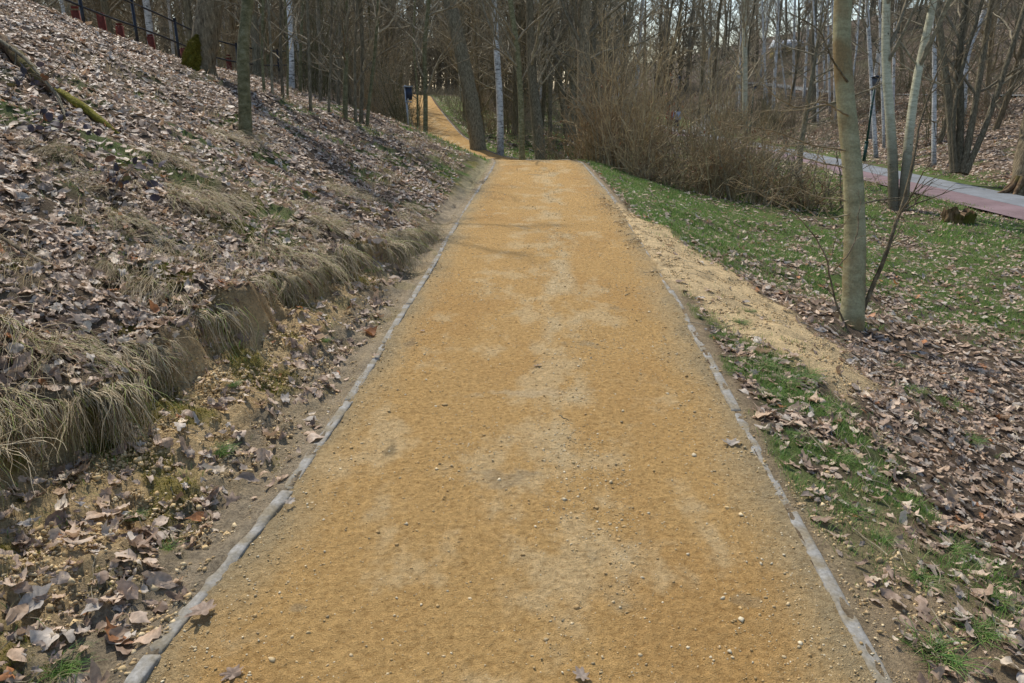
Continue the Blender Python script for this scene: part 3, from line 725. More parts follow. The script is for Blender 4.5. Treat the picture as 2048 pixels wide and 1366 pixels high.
# surface height of the path
def pathz(x, y): return zp(y)+.0045*fbm(x*16, y*16, 81, 4, .65)+.012*pn(x*1.3, y*1.3, 82)+.004*np.abs(pn(x*40, y*40, 83))+pfine(x, y)
obj('gravel', stones('gravel', x, y, pathz(x, y), size, SC), kind='stuff', label='pale loose gravel strewn over the sand path', category='gravel')
print('gravel', len(x))
sm = lambda x, y: np.clip(veg(x, y)['ero']+(lambda s_, l_: 1.5*ss(-.12,-.02,s_-l_)*ss(.14,.06,s_-l_)*(x<0)*(y<8))(su(x,y)[1], slip(y))+.8*veg(x, y)['sand']+.5*veg(x, y)['ditch']+veg(x, y)['soilr'], 0, 1)*ss(-.1, .3, fbm(x*4, y*4, 111, 3))
a = [scatter(-3.2, -1.1, .8, 8, 14000, sm), scatter(1.1, 3, 1, 13, 5000, sm)]
x = np.concatenate([q[0] for q in a]); y = np.concatenate([q[1] for q in a]); print('clods', len(x))
CC = np.array([(.58,.42,.21), (.50,.35,.17), (.64,.50,.29), (.42,.30,.16)])
obj('soil_crumbs', stones('soil_crumbs', x, y, H(x, y), np.clip(rng.gamma(1.5, .0023, len(x))+.0015, 0, .017), CC, .85), kind='stuff', label='crumbly clods of sandy soil on the bank and the spill', category='soil')


# ------------------------------------------------------------------ trees
def child_branches(par, prad, per, lenf, spread, g, P=6, t0=.25, up=.25, rmin=.003, rf=.5, wob=.12, t1=.98):
    B, PP, _ = par.shape; n = B*per
    pi = np.repeat(np.arange(B), per); t = g.uniform(t0, t1, n)
    f = t*(PP-1); i = np.minimum(f.astype(int), PP-2); fr = (f-i)[:, None]
    p0 = par[pi, i]*(1-fr)+par[pi, i+1]*fr; r0 = prad[pi, i]*(1-fr[:, 0])+prad[pi, i+1]*fr[:, 0]
    d = par[pi, i+1]-par[pi, i]; d /= np.linalg.norm(d, axis=1, keepdims=True)+1e-9
    rv = g.normal(size=(n, 3)); rv -= d*np.sum(rv*d, 1, keepdims=True); rv /= np.linalg.norm(rv, axis=1, keepdims=True)
    an = spread*g.uniform(.6, 1.3, n)[:, None]
    nd = d*np.cos(an)+rv*np.sin(an); nd[:, 2] += up*g.uniform(0, 1, n); nd /= np.linalg.norm(nd, axis=1, keepdims=True)
    plen = np.sum(np.linalg.norm(np.diff(par, axis=1), axis=2), 1)[pi]
    L = plen*lenf*g.uniform(.5, 1.15, n)*(1.15-.55*t)
    pts = [p0]; cur = nd
    for k in range(P-1):
        cur = cur+g.normal(0, wob, (n, 3)); cur[:, 2] += up*.12; cur /= np.linalg.norm(cur, axis=1, keepdims=True)
        pts.append(pts[-1]+cur*(L/(P-1))[:, None])
    paths = np.stack(pts, 1)
    rb = np.maximum(np.minimum(r0*rf, L*.016+.002), rmin)
    rad = np.maximum(rb[:, None]*np.linspace(1, .3, P)[None], rmin*.7)
    return paths, rad
def resample(pts, n):
    pts = np.array(pts, float); d = np.r_[0, np.cumsum(np.linalg.norm(np.diff(pts, axis=0), axis=1))]
    t = np.linspace(0, d[-1], n); out = np.stack([np.interp(t, d, pts[:, i]) for i in range(3)], 1)
    if n > 12:
        k = max(1, n//14); ker = np.ones(2*k+1)/(2*k+1)
        for i in range(3):
            out[k:-k, i] = np.convolve(out[:, i], ker, 'valid')
    return out, t/d[-1]
def trunk_geo(pts, rads, n=40, sides=12, rough=.05, flare=.35, seed=0, ridg=0):
    c, t = resample(pts, n); rr = np.interp(t, np.linspace(0, 1, len(rads)), rads)
    L = np.sum(np.linalg.norm(np.diff(c, axis=0), axis=1))
    rr = rr*(1+flare*np.exp(-t*L/.22))
    def disp(r, th):
        T, A = np.meshgrid(t*L, th, indexing='ij')
        nz = rough*(pn(T*2.2+seed, np.cos(A)*1.6+3+np.sin(A)*1.1, seed)+.5*pn(T*6, np.cos(A)*3+np.sin(A)*2+seed, seed+2))
        if ridg:
            nz = nz+ridg*(np.abs(pn(T*3.2+np.sin(A)*2, A*5.5, seed+4))-.25)+ridg*.6*np.abs(pn(T*9, A*9, seed+5))
        nz = nz+flare*.35*np.exp(-T/.2)*np.cos(A*5+seed)
        return r*(1+nz[None])
    V, Q = tubes(c[None], rr[None], sides, disp=disp)
    return V, Q, c, rr
def crown_geo(c, rr, g, n1=16, start=.3, L1=.32, lv=3, per=(6, 5), rmin=.003, ang=.9, up=.3, sides=4):
    L = np.sum(np.linalg.norm(np.diff(c, axis=0), axis=1))
    p1, r1 = child_branches(c[None], rr[None], n1, L1, ang, g, 8, start, up, rmin*1.6, .55)
    parts = [tubes(p1, r1, sides+1)]
    p2, r2 = child_branches(p1, r1, per[0], .5, .75, g, 6, .15, up*.8, rmin, .6)
    parts.append(tubes(p2, r2, sides))
    if lv > 2:
        p3, r3 = child_branches(p2, r2, per[1], .5, .7, g, 4, .1, .15, rmin, .7)
        parts.append(tubes(p3, r3, 3))
    return join(parts)
def tree(name, label, cat, base, pts, rads, bark, group=None, n=40, sides=12, seed=0, crown=None, twig='twig', rough=.05, flare=.3, ridg=0, extra=None):
    """pts: world points of the stem; the thing sits at base"""
    g = np.random.default_rng(seed+100); base = np.array(base, float)
    t = thing(name, label, cat, base, group)
    P = np.array(pts, float)-base
    V, Q, c, rr = trunk_geo(P, rads, n, sides, rough, flare, seed, ridg)
    obj('trunk', mesh('trunk', V, Q, M[bark], smooth=True), t)
    if crown is not None:
        V, Q = crown_geo(c, rr, g, **crown)
        obj('crown', mesh('crown', V, Q, M[twig]), t)
    return t
def stem_pts(px0, z, top, bend=(), total=9.0):
    """base on the ground at column px0 and depth z, then picture points up the stem, then straight on to the full height"""
    b = place(px0, z); P = [b-np.array([0, 0, .15]), b]
    for (px, py) in bend: P.append(at(px, py, z))
    if top is not None: P.append(at(top[0], top[1], z))
    d = P[-1]-P[-2]; d = d/np.linalg.norm(d); d = d*.6+np.array([0, 0, .4]); d /= np.linalg.norm(d)
    hcur = P[-1][2]-b[2]
    if hcur < total: P.append(P[-1]+d*(total-hcur)/max(d[2], .4)); 
    return b, P
# 1 the big leaning tree with moss on the left bank
b, P = stem_pts(404, 14.5, (424, 0), [(403, 125), (407, 90), (415, 45)], 9)
big = tree('leaning_tree', 'thick rough-barked tree on the leafy bank with a mossy foot', 'tree', b, P, [.235,.235,.225,.22,.2,.15,.08], 'brown', n=170, sides=56, seed=1, ridg=.14, flare=.25,
     crown=dict(n1=16, start=.42, L1=.35, rmin=.004))
mo = at(383, 150, 14.4)-b
c_, t_ = resample([mo+[.05,-.12,-.12], mo+[.05,-.12,.08], mo+[.08,-.09,.28], mo+[.12,-.03,.48], mo+[.17,.06,.70]], 46)
V, Q = tubes(c_[None], (np.interp(t_, [0,.2,.5,.8,1], [.12,.17,.14,.10,.015]))[None], 44, disp=lambda r, th: r*(1+.35*pn(np.cos(th)[None]*2+t_[:, None]*6, np.sin(th)[None]*2+t_[:, None]*3, 5)[None]+rng.normal(0, .05, r.shape)))
nb = 9000; bi = rng.integers(0, len(V), nb); bp = V[bi]+rng.normal(0, .008, (nb, 3)); bd = rng.normal(0, .012, (nb, 3))+[0, 0, .004]; bw = rng.normal(0, .004, (nb, 3))
Vb = np.stack([bp-bw, bp+bw, bp+bd*1.6], 1).reshape(-1, 3); V, Q = join([(V, Q), (Vb, np.arange(nb*3).reshape(-1, 3))])
obj('moss_cushion', mesh('moss_cushion', V, Q, M['mossbark']), big)
# 2 olive stem
b, P = stem_pts(491, 10.4, (497, 0), [(488, 170), (484, 100), (490, 50)], 4.6)
tree('young_tree', 'straight olive-green young tree rising from the leaves of the left bank', 'tree', b, P, [.085,.083,.078,.073,.07,.06,.03], 'olive', n=70, sides=16, seed=2, rough=.06,
     crown=dict(n1=10, start=.5, L1=.28, rmin=.003))
# 3 birch at fence
b, P = stem_pts(583, 23, (578, 0), [(580, 60)], 10)
tree('birch_tree', 'white birch behind the thin saplings at the left, near the fence end', 'birch', b, P, [.11,.10,.09,.07,.03], 'birch', n=50, seed=3, crown=dict(n1=18, start=.3, L1=.22, rmin=.004))
# 4 saplings on the bank
ORD = 'first second third fourth fifth sixth seventh eighth ninth tenth eleventh twelfth thirteenth fourteenth fifteenth sixteenth'.split()
SAPG = 'thin saplings standing on the left bank'
sap = [(529,14.4,527,.030),(545,14.4,536,.028),(566,15.2,562,.032),(574,15.4,570,.024),(621,15.2,615,.036),(657,15.6,664,.03),(690,15.8,692,.055),(711,16,716,.035),(722,16.2,720,.05),(733,16,757,.04),(676,19,680,.05),(640,20,636,.05),(600,19,606,.04)]
for i, (px, z, tx, rr_) in enumerate(sap):
    b, P = stem_pts(px, z, (tx, 0), [((px+tx)/2+rng.uniform(-5, 5), 110)], rng.uniform(4.5, 6.5))
    tree('sapling', '%s bare sapling from the left in the row on the leafy left bank' % ORD[sorted(q[0] for q in sap).index(px)], 'sapling', b, P, [rr_, rr_*.95, rr_*.85, rr_*.7, rr_*.3], 'dark' if i % 3 else 'olive', SAPG, n=24, sides=7, seed=20+i, flare=.2,
         crown=dict(n1=12, start=.12, L1=.32, rmin=.0032, per=(4, 4), ang=1.0))
# 5 others around the path end
b, P = stem_pts(851, 24, (858, 0), [(851, 170), (848, 100)], 8)
tree('young_tree', 'yellow-green forked young tree standing where the sand path reappears', 'tree', b, P, [.075,.075,.07,.06,.05,.02], 'olive', n=40, sides=10, seed=41, crown=dict(n1=16, start=.2, L1=.38, rmin=.0045))
b, P = stem_pts(836, 25, (830, 0), [(835, 170), (826, 100)], 7)
tree('young_tree', 'thin olive stem just right of the litter bin post', 'tree', b, P, [.035,.035,.03,.03,.02,.01], 'olive', n=30, sides=8, seed=42, crown=dict(n1=12, start=.2, L1=.35, rmin=.0045))
b, P = stem_pts(957, 29.5, (898, 0), [(945, 210), (922, 100)], 12)
tree('leaning_tree', 'big grey tree leaning left at the far end of the near sand path', 'tree', b, P, [.31,.285,.26,.245,.235,.18,.1], 'grey', n=150, sides=48, seed=5, ridg=.10, flare=.12, crown=dict(n1=16, start=.38, L1=.35, rmin=.006))
b, P = stem_pts(1001, 28, (988, 0), [(1000, 200), (993, 100)], 11)
tree('birch_tree', 'slender white birch at the path end, beside the big leaning grey tree', 'birch', b, P, [.13,.12,.11,.10,.09,.04], 'birch', n=50, seed=6, crown=dict(n1=18, start=.35, L1=.22, rmin=.005))
b, P = stem_pts(1044, 21.2, (1020, 0), [(1042, 200), (1036, 105)], 8)
tree('young_tree', 'olive-green tree standing straight beyond the crest of the sand path', 'tree', b, P, [.085,.08,.075,.07,.06,.02], 'olive', n=50, sides=12, seed=7, crown=dict(n1=14, start=.25, L1=.35, rmin=.004))
b, P = stem_pts(1082, 30, (1060, 60), [(1072, 220), (1064, 160)], 11)
tree('dark_tree', 'dark curved tree behind the crest, right of the olive one', 'tree', b, P, [.24,.22,.17,.14,.12,.05], 'dark', n=50, sides=14, seed=8, crown=dict(n1=18, start=.15, L1=.35, rmin=.006))
b, P = stem_pts(1100, 33, (1103, 0), [(1100, 150)], 10)
tree('dark_tree', 'thin dark tree between two thicker ones past the crest', 'tree', b, P, [.09,.085,.08,.05,.03], 'dark', n=40, sides=10, seed=9, crown=dict(n1=16, start=.15, L1=.3, rmin=.006))
b, P = stem_pts(1138, 34, (1094, 0), [(1125, 200), (1108, 100)], 12)
tree('grey_tree', 'pale grey tree leaning left just left of the thick upright trunk', 'tree', b, P, [.16,.14,.12,.11,.1,.04], 'grey', n=50, sides=14, seed=10, crown=dict(n1=16, start=.3, L1=.3, rmin=.006))
b, P = stem_pts(1166, 27, (1168, 0), [(1167, 150)], 13)
tree('thick_tree', 'thick upright scaly-barked tree at the left end of the brush', 'tree', b, P, [.235,.225,.215,.17,.08], 'brown', n=120, sides=40, seed=11, ridg=.12, flare=.15, crown=dict(n1=18, start=.22, L1=.35, rmin=.006))
b, P = stem_pts(1181, 33, (1190, 0), [(1183, 150)], 12)
tree('dark_tree', 'dark upright tree close behind the thick scaly one', 'tree', b, P, [.16,.15,.13,.11,.05], 'dark', n=50, sides=12, seed=12, crown=dict(n1=18, start=.15, L1=.35, rmin=.006))
b, P = stem_pts(1146, 36, (1145, 0), [(1144, 120)], 12)
tree('grey_tree', 'narrow grey-brown tree touching the left edge of the thick trunk', 'tree', b, P, [.15,.14,.13,.11,.05], 'grey', n=50, sides=12, seed=13, crown=dict(n1=16, start=.2, L1=.3, rmin=.006))
b, P = stem_pts(1490, 44, (1488, 0), [(1490, 120)], 12)
tree('pale_tree', 'tall pale straight tree just past the brush by the paved path', 'tree', b, P, [.18,.16,.14,.12,.05], 'poplar', n=50, sides=12, seed=14, crown=dict(n1=22, start=.2, L1=.3, rmin=.007))
b, P = stem_pts(1597, 24, (1613, 225), [(1601, 290)], 5.5)
tree('crooked_tree', 'short dark crooked tree in front of the paved path, left of the smooth trunk', 'tree', b, P, [.10,.09,.075,.05,.02], 'dark', n=40, sides=10, seed=15, crown=dict(n1=16, start=.25, L1=.45, rmin=.0045, ang=1.1))
b, P = stem_pts(1628, 50, (1629, 0), [(1627, 120)], 13)
tree('dark_tree', 'dark thick tree among the birches past the paved path', 'tree', b, P, [.2,.19,.18,.14,.06], 'dark', n=50, sides=12, seed=16, crown=dict(n1=18, start=.3, L1=.3, rmin=.008))
# birches on the far slope
BG = 'birches on the slope past the paved path'
for i, (px, z, tx, bx, rr_) in enumerate([(1545,58,1557,1552,.17),(1537,60,1524,1528,.12),(1588,64,1590,1587,.16),(1607,62,1618,1613,.15),(1573,66,1550,1562,.09),(1636,48,1626,1633,.09),(1671,46,1664,1668,.10),
        (1752,34,1733,1740,.13),(1768,36,1758,1762,.09),(1785,40,1792,1788,.11),(1868,30,1868,1869,.12),(1660,52,1655,1657,.11),(1478,62,1486,1480,.12),(1528,66,1535,1530,.09),(1700,60,1720,1712,.10),(1650,66,1645,1647,.12)]):
    rr_ *= .78
    b, P = stem_pts(px, z, (tx, 0), [(bx, 110)], 12)
    tree('birch_tree', 'slender white birch on the wooded slope past the paved path', 'birch', b, P, [rr_, rr_*.92, rr_*.85, rr_*.7, rr_*.3], 'birch', BG, n=36, sides=10, seed=60+i, crown=dict(n1=18, start=.3, L1=.2, rmin=.006, per=(5, 4)))
b, P = stem_pts(1926, 36, (1978, 0), [(1932, 110), (1955, 55)], 12)
tree('birch_tree', 'white birch leaning right above the dark many-stemmed tree', 'birch', b, P, [.13,.13,.12,.11,.05], 'birch', n=40, sides=10, seed=80, crown=dict(n1=18, start=.35, L1=.25, rmin=.006))
# 17 main smooth tree right
b, P = stem_pts(1703, 7.4, (1685, 0), [(1709, 560), (1712, 450), (1706, 350), (1704, 300), (1698, 245), (1688, 195), (1680, 110)], 8)
mt = tree('smooth_tree', 'smooth grey-green tree on the leafy slope right of the sand spill', 'tree', b, P, [.105,.103,.092,.086,.083,.083,.086,.084,.083,.083,.05], 'smooth', n=120, sides=36, seed=17, rough=.035, flare=.22,
     crown=dict(n1=10, start=.62, L1=.4, rmin=.003, per=(7, 6)))
def limb(parent, base, pts, rads, bark, seed, per=5, lenf=.4, lv=2, rmin=.0022, name='branch', t0=.2, ang=.8):
    g = np.random.default_rng(seed); c, t = resample(np.array(pts)-base, 26)
    rr = np.interp(t, np.linspace(0, 1, len(rads)), rads)
    c = c+np.cumsum(g.normal(0, .004, c.shape), 0)
    parts = [tubes(c[None], rr[None], 8)]
    p1, r1 = child_branches(c[None], rr[None], per, lenf, ang, g, 7, t0, .1, rmin, .6)
    parts.append(tubes(p1, r1, 5))
    if lv > 1:
        p2, r2 = child_branches(p1, r1, 4, .5, .7, g, 5, .2, .05, rmin*.8, .7); parts.append(tubes(p2, r2, 4))
    V, Q = join(parts)
    return obj(name, mesh(name, V, Q, M[bark], smooth=True), parent)
z = 7.35
limb(mt, b, [at(1716, 655, z), at(1740, 590, z), at(1775, 510, z-.1), at(1803, 430, z-.1), at(1826, 330, z-.1), at(1838, 250, z), at(1868, 160, z), at(1905, 80, z)], [.024,.022,.02,.018,.015,.012,.009,.006], 'brown', 1, per=7, lenf=.3)
limb(mt, b, [at(1694, 655, z-.05), at(1676, 610, z-.1), at(1664, 560, z-.15), at(1659, 520, z-.2), at(1630, 470, z-.2), at(1580, 420, z-.2), at(1555, 400, z-.3)], [.011,.010,.009,.009,.006,.004,.002], 'brown', 2, per=6, lenf=.35, rmin=.0018)
limb(mt, b, [at(1662, 545, z-.15), at(1690, 510, z-.25), at(1715, 470, z-.25), at(1726, 400, z-.25)], [.008,.007,.005,.003], 'brown', 3, per=4, lenf=.4, rmin=.0018)
limb(mt, b, [at(1700, 235, z), at(1640, 200, z-.3), at(1590, 215, z-.5), at(1530, 180, z-.6), at(1500, 120, z-.7)], [.010,.009,.007,.005,.003], 'brush', 4, per=8, lenf=.4)
limb(mt, b, [at(1688, 335, z), at(1640, 320, z-.3), at(1590, 300, z-.4), at(1550, 285, z-.5)], [.009,.007,.005,.003], 'brush', 5, per=8, lenf=.45)
limb(mt, b, [at(1690, 400, z), at(1640, 395, z-.3), at(1580, 375, z-.4), at(1520, 390, z-.5)], [.008,.006,.004,.002], 'brush', 6, per=9, lenf=.4)
limb(mt, b, [at(1690, 300, z), at(1620, 290, z-.2), at(1560, 265, z-.4), at(1480, 255, z-.6), at(1400, 275, z-.8)], [.009,.007,.006,.004,.002], 'brush', 14, per=9, lenf=.35)
limb(mt, b, [at(1696, 430, z), at(1650, 440, z-.2), at(1590, 425, z-.4), at(1500, 380, z-.5)], [.007,.006,.004,.002], 'brush', 15, per=8, lenf=.4)
limb(mt, b, [at(1706, 415, z), at(1760, 395, z+.3), at(1830, 385, z+.3), at(1880, 350, z+.4), at(1930, 330, z+.5)], [.010,.008,.006,.005,.002], 'dark', 7, per=6, lenf=.35)
limb(mt, b, [at(1698, 165, z), at(1655, 110, z-.4), at(1640, 60, z-.5), at(1560, 20, z-.6)], [.012,.009,.006,.004], 'dark', 8, per=5, lenf=.45)
# 19 pale twin stems beyond
b, P = stem_pts(1787, 18.6, (1772, 0), [(1787, 340), (1780, 230), (1771, 130), (1772, 60)], 11)
tw = tree('twin_stemmed_tree', 'pale twin-stemmed tree in the grass before the paved path', 'tree', b, P, [.125,.118,.107,.095,.09,.082,.075,.04], 'poplar', n=110, sides=24, seed=18, rough=.05, flare=.15, crown=dict(n1=14, start=.3, L1=.35, rmin=.0045))
P2 = [at(1806, 415, 18.5), at(1812, 340, 18.5), at(1822, 230, 18.5), at(1838, 130, 18.5), at(1862, 30, 18.5), at(1872, -20, 18.5), at(1905, -420, 18.5)]
V, Q, c_, r_ = trunk_geo(np.array(P2)-b, [.12,.108,.095,.085,.078,.072,.03], 110, 24, .05, .1, 19)
obj('trunk', mesh('trunk', V, Q, M['poplar'], smooth=True), tw)
V, Q = crown_geo(c_, r_, np.random.default_rng(5), n1=14, start=.3, L1=.35, rmin=.0045); obj('crown', mesh('crown', V, Q, M['twig']), tw)
# 21 many stemmed dark tree
b = place(1920, 25)
ms = thing('many_stemmed_tree', 'dark many-stemmed tree fanning out past the paved path', 'tree', b)
for i, (pts, r0) in enumerate([([(1908,345),(1898,200),(1880,60),(1868,-30)], .13), ([(1918,345),(1922,220),(1918,100),(1935,-20)], .12), ([(1926,345),(1945,240),(1965,120),(1985,-10)], .11),
        ([(1930,348),(1965,270),(2000,170),(2035,60),(2060,-20)], .10), ([(1912,345),(1905,240),(1925,130),(1960,20),(1975,-40)], .07)]):
    pp = [at(px, py, 25-.1*i) for px, py in pts]; pp.append(pp[-1]+(pp[-1]-pp[-2])*1.5+np.array([0, 0, 1.0]))
    V, Q, c_, r_ = trunk_geo(np.array(pp)-b, [r0, r0*.9, r0*.8, r0*.6, r0*.25], 50, 12, .06, .1, 30+i)
    obj('trunk', mesh('trunk', V, Q, M['dark'], smooth=True), ms)
    V, Q = crown_geo(c_, r_, np.random.default_rng(50+i), n1=9, start=.25, L1=.32, rmin=.005, per=(5, 4)); obj('crown', mesh('crown', V, Q, M['twig']), ms)
# 22 flared trunk at right edge
b, P = stem_pts(2046, 22.6, (2075, 200), [(2052, 320), (2062, 270)], 8)
fl = tree('flared_tree', 'thick brown trunk with spreading roots at the right edge by the paved path', 'tree', b, P, [.33,.30,.26,.24,.22,.1], 'brown', n=60, sides=30, seed=33, flare=.6, ridg=.12, crown=dict(n1=12, start=.4, L1=.35, rmin=.005))
for i, (a0, L0) in enumerate([(R(185), .75), (R(215), .55), (R(250), .5), (R(160), .5)]):
    dx, dy = math.cos(a0), math.sin(a0)
    pts = [(dx*.2, dy*.2, .5), (dx*.32, dy*.32, .28), (dx*.5, dy*.5, .12), (dx*L0, dy*L0, .03), (dx*(L0+.2), dy*(L0+.2), -.06)]
    c_, t_ = resample(pts, 14); V, Q = tubes(c_[None], np.interp(t_, [0, 1], [.11, .04])[None], 10)
    obj('root', mesh('root', V, Q, M['rot'], smooth=True), fl)

# ------------------------------------------------------------------ wood beyond: individual trees copied from prototypes
def proto(seed, kind, hgt=11., light=False):
    g = np.random.default_rng(seed)
    r0 = dict(birch=.10, grey=.13, olive=.075, dark=.11, brown=.11)[kind]*g.uniform(.8, 1.15)
    k = 7; P = np.zeros((k, 3)); P[:, 2] = np.linspace(-.2, hgt, k)
    P[1:, :2] = np.cumsum(g.normal(0, .16 if kind != 'birch' else .09, (k-1, 2)), 0)
    rads = r0*np.array([1.1, 1, .9, .8, .65, .45, .2])
    V, Q, c, rr = trunk_geo(P, rads, 20, 8, .06, .2, seed)
    tm = mesh('trunk', V, Q, M[kind], smooth=True)
    V, Q = crown_geo(c, rr, g, n1=30 if kind != 'birch' else 24, start=.08 if kind != 'birch' else .2, L1=.28 if kind != 'birch' else .2, rmin=.0085, per=(7, 5), ang=1.05, sides=3)
    cm = mesh('crown', V, Q, M['twig'])
    return tm, cm
KL = dict(birch=('birch_tree', 'slim white birch in the dense wood beyond the sand path', 'birch'), grey=('grey_tree', 'bare grey tree in the dense wood beyond the sand path', 'tree'),
          olive=('olive_tree_trunk', 'thin bare tree with greenish bark in the dense wood', 'tree'), dark=('dark_tree', 'bare dark-barked tree in the dense wood beyond the paths', 'tree'), brown=('brown_tree', 'bare brown-barked tree in the dense wood beyond the paths', 'tree'))
KL['olive'] = ('greenish_tree', KL['olive'][1], 'tree')
protos = {}
for k_, n_ in (('birch', 3), ('grey', 3), ('olive', 3), ('dark', 4), ('brown', 3)):
    protos[k_] = [proto(200+i*7+len(k_), k_) for i in range(n_)]
roots = {}
def put_tree(kind, i, loc, rz, sc, where=None):
    key = (kind, i)
    nm, lab, cat = KL[kind]
    if key not in roots:
        t = thing(nm, lab, cat, loc, kind+' trees of the dense wood'); obj('trunk', protos[kind][i][0], t); obj('crown', protos[kind][i][1], t)
        t.rotation_euler = (0, 0, float(rz)); t.scale = [float(v) for v in sc]; roots[key] = t
    else: t = dup(roots[key], loc, rz, scale=sc)
    return t
g = np.random.default_rng(77); placed = []; cnt = 0; tries = 0
while cnt < 285 and tries < 60000:
    tries += 1
    z = 24+g.random()**1.15*82; px = g.uniform(-120, 2170)
    x = (px-1024)/F*z; y = z*1.03
    u_, s_, r_ = [float(a[0]) for a in su(np.array([x]), np.array([y]))]
    if abs(u_) < 2.0 and y < 95: continue
    if -4 < u_ < 0 and y < 40: continue
    if 9.5 < x < 16.2 and z < 85: continue
    if u_ > 0 and z < 33: continue
    if u_ < 0 and -9.6 < x and z < 25: continue
    dens = 1.0
    if px > 1230: dens = .16 if z < 60 else (.45 if z < 85 else .8)
    if px > 1500: dens *= .55
    if px > 1750: dens *= .9
    if abs(x-27.3) < 1.4 or (1318 < px < 1378 and z < 64): continue
    if g.random() > dens: continue
    if any((x-a)**2+(y-b_)**2 < (1.1 if px < 1230 else 2.0)**2 for a, b_ in placed): continue
    placed.append((x, y))
    if px < 560: kind = g.choice(['grey','dark','birch','brown','olive'], p=[.25,.25,.2,.15,.15])
    elif px < 1230: kind = g.choice(['grey','dark','birch','brown','olive'], p=[.2,.3,.12,.18,.2])
    else: kind = g.choice(['grey','dark','birch','brown','olive'], p=[.2,.3,.22,.2,.08])
    h = float(H(np.array([x]), np.array([y]))[0]); sz = g.uniform(.85, 1.25)*(1+max(z-45, 0)/85)
    put_tree(str(kind), int(g.integers(len(protos[str(kind)]))), (x, y, h), g.uniform(0, 6.28), (min(sz, 1.3)*g.uniform(.6, 1.15),)*2+(sz,))
    cnt += 1
print('wood trees', cnt, tries)
# the far wood as one mass
def light(seed, kind):
    g2 = np.random.default_rng(seed); k = 5; P = np.zeros((k, 3)); P[:, 2] = np.linspace(0, 12, k); P[1:, :2] = np.cumsum(g2.normal(0, .2, (k-1, 2)), 0)
    V, Q, c, rr = trunk_geo(P, .15*np.array([1, .9, .8, .5, .2]), 10, 5, 0, 0, seed)
    V2, Q2 = crown_geo(c, rr, g2, n1=22, start=.04, L1=.3, lv=3, rmin=.016, per=(6, 4), ang=1.1, sides=3)
    return join([(V, Q), (V2, Q2)])
LPt = [light(300+i, 'x') for i in range(4)]
parts = []
for i in range(330):
    z = g.uniform(88, 170); px = g.uniform(-150, 2200)
    if px > 1480 and px < 1680 and g.random() < .75: continue
    if i % 5 == 0: px = g.uniform(760, 1010)
    x = (px-1024)/F*z; y = z*1.03; h = float(H(np.array([x]), np.array([y]), False)[0])
    V, Q = LPt[i % 4]; a = g.uniform(0, 6.28); sz = g.uniform(.7, 1.2)*(1.15+z/330)
    Rm = np.array([[math.cos(a), -math.sin(a), 0], [math.sin(a), math.cos(a), 0], [0, 0, 1]])
    parts.append((V@Rm.T*sz+np.array([x, y, h]), Q))
V, Q = join(parts)
obj('far_wood', mesh('far_wood', V, Q, M['twig']), kind='stuff', label='distant mass of bare trees behind everything', category='wood')

# ------------------------------------------------------------------ thickets and brush
def shrub(seed, n, hgt, spreadr, bark, per=(5, 4), rmin=.004, arch=.25, leafn=0, r0=.009, wob=.07):
    g2 = np.random.default_rng(seed); a = g2.uniform(0, 6.28, n); rad = spreadr*np.sqrt(g2.random(n))
    base = np.stack([rad*np.cos(a), rad*np.sin(a), np.full(n, -.05)], 1)
    out = np.stack([np.cos(a), np.sin(a), np.zeros(n)], 1)*g2.uniform(.0, 1, (n, 1))*arch*2+g2.normal(0, .12, (n, 3))
    L = hgt*g2.uniform(.3, 1.15, n); P = 9; cur = out*.5+np.array([0, 0, 1.]); pts = [base]
    for k in range(P-1):
        cur = cur+out*arch*.35+g2.normal(0, wob, (n, 3)); cur /= np.linalg.norm(cur, axis=1, keepdims=True)
        pts.append(pts[-1]+cur*(L/(P-1))[:, None])
    p0 = np.stack(pts, 1); rr = np.maximum(r0*g2.uniform(.5, 1.2, (n, 1))*np.linspace(1, .35, P)[None], rmin)
    p1, r1 = child_branches(p0, rr, per[0], .38, .7, g2, 6, .1, .2, rmin*.8, .7, wob=.22)
    parts = [tubes(p0, rr, 5), tubes(p1, r1, 3)]
    if per[1]:
        p2, r2 = child_branches(p1, r1, per[1], .5, .7, g2, 4, .1, .1, rmin*.6, .7); parts.append(tubes(p2, r2, 3))
    V, Q = join(parts); out_ = [mesh('stems', V, Q, M[bark])]
    if leafn:
        src = p1.reshape(-1, 3); src = src[(src[:, 2] < hgt*.75)]; sp = src[g2.integers(0, len(src), leafn)]+g2.normal(0, .03, (leafn, 3))
        d1 = g2.normal(size=(leafn, 3)); d1 /= np.linalg.norm(d1, axis=1, keepdims=True); d2 = np.cross(d1, g2.normal(size=(leafn, 3))); d2 /= np.linalg.norm(d2, axis=1, keepdims=True)
        szl = g2.uniform(.02, .045, (leafn, 1))
        nrm = np.cross(d1, d2)
        Vl = np.stack([sp-d1*szl, sp-d2*szl*.55+nrm*szl*.3, sp+d1*szl, sp+d2*szl*.55+nrm*szl*.3], 1).reshape(-1, 3)
        Fl = np.arange(leafn*4).reshape(-1, 4)[:, [0, 1, 2, 3]]; Fl = np.concatenate([Fl[:, [0, 1, 2]], Fl[:, [0, 2, 3]]])
        cl = np.array([(.24,.10,.05), (.16,.075,.045), (.32,.17,.09)])[g2.integers(0, 3, leafn)]
        out_.append(mesh('dead_leaves', Vl, Fl, M['leaf'], np.repeat(cl, 4, 0)))
    return out_
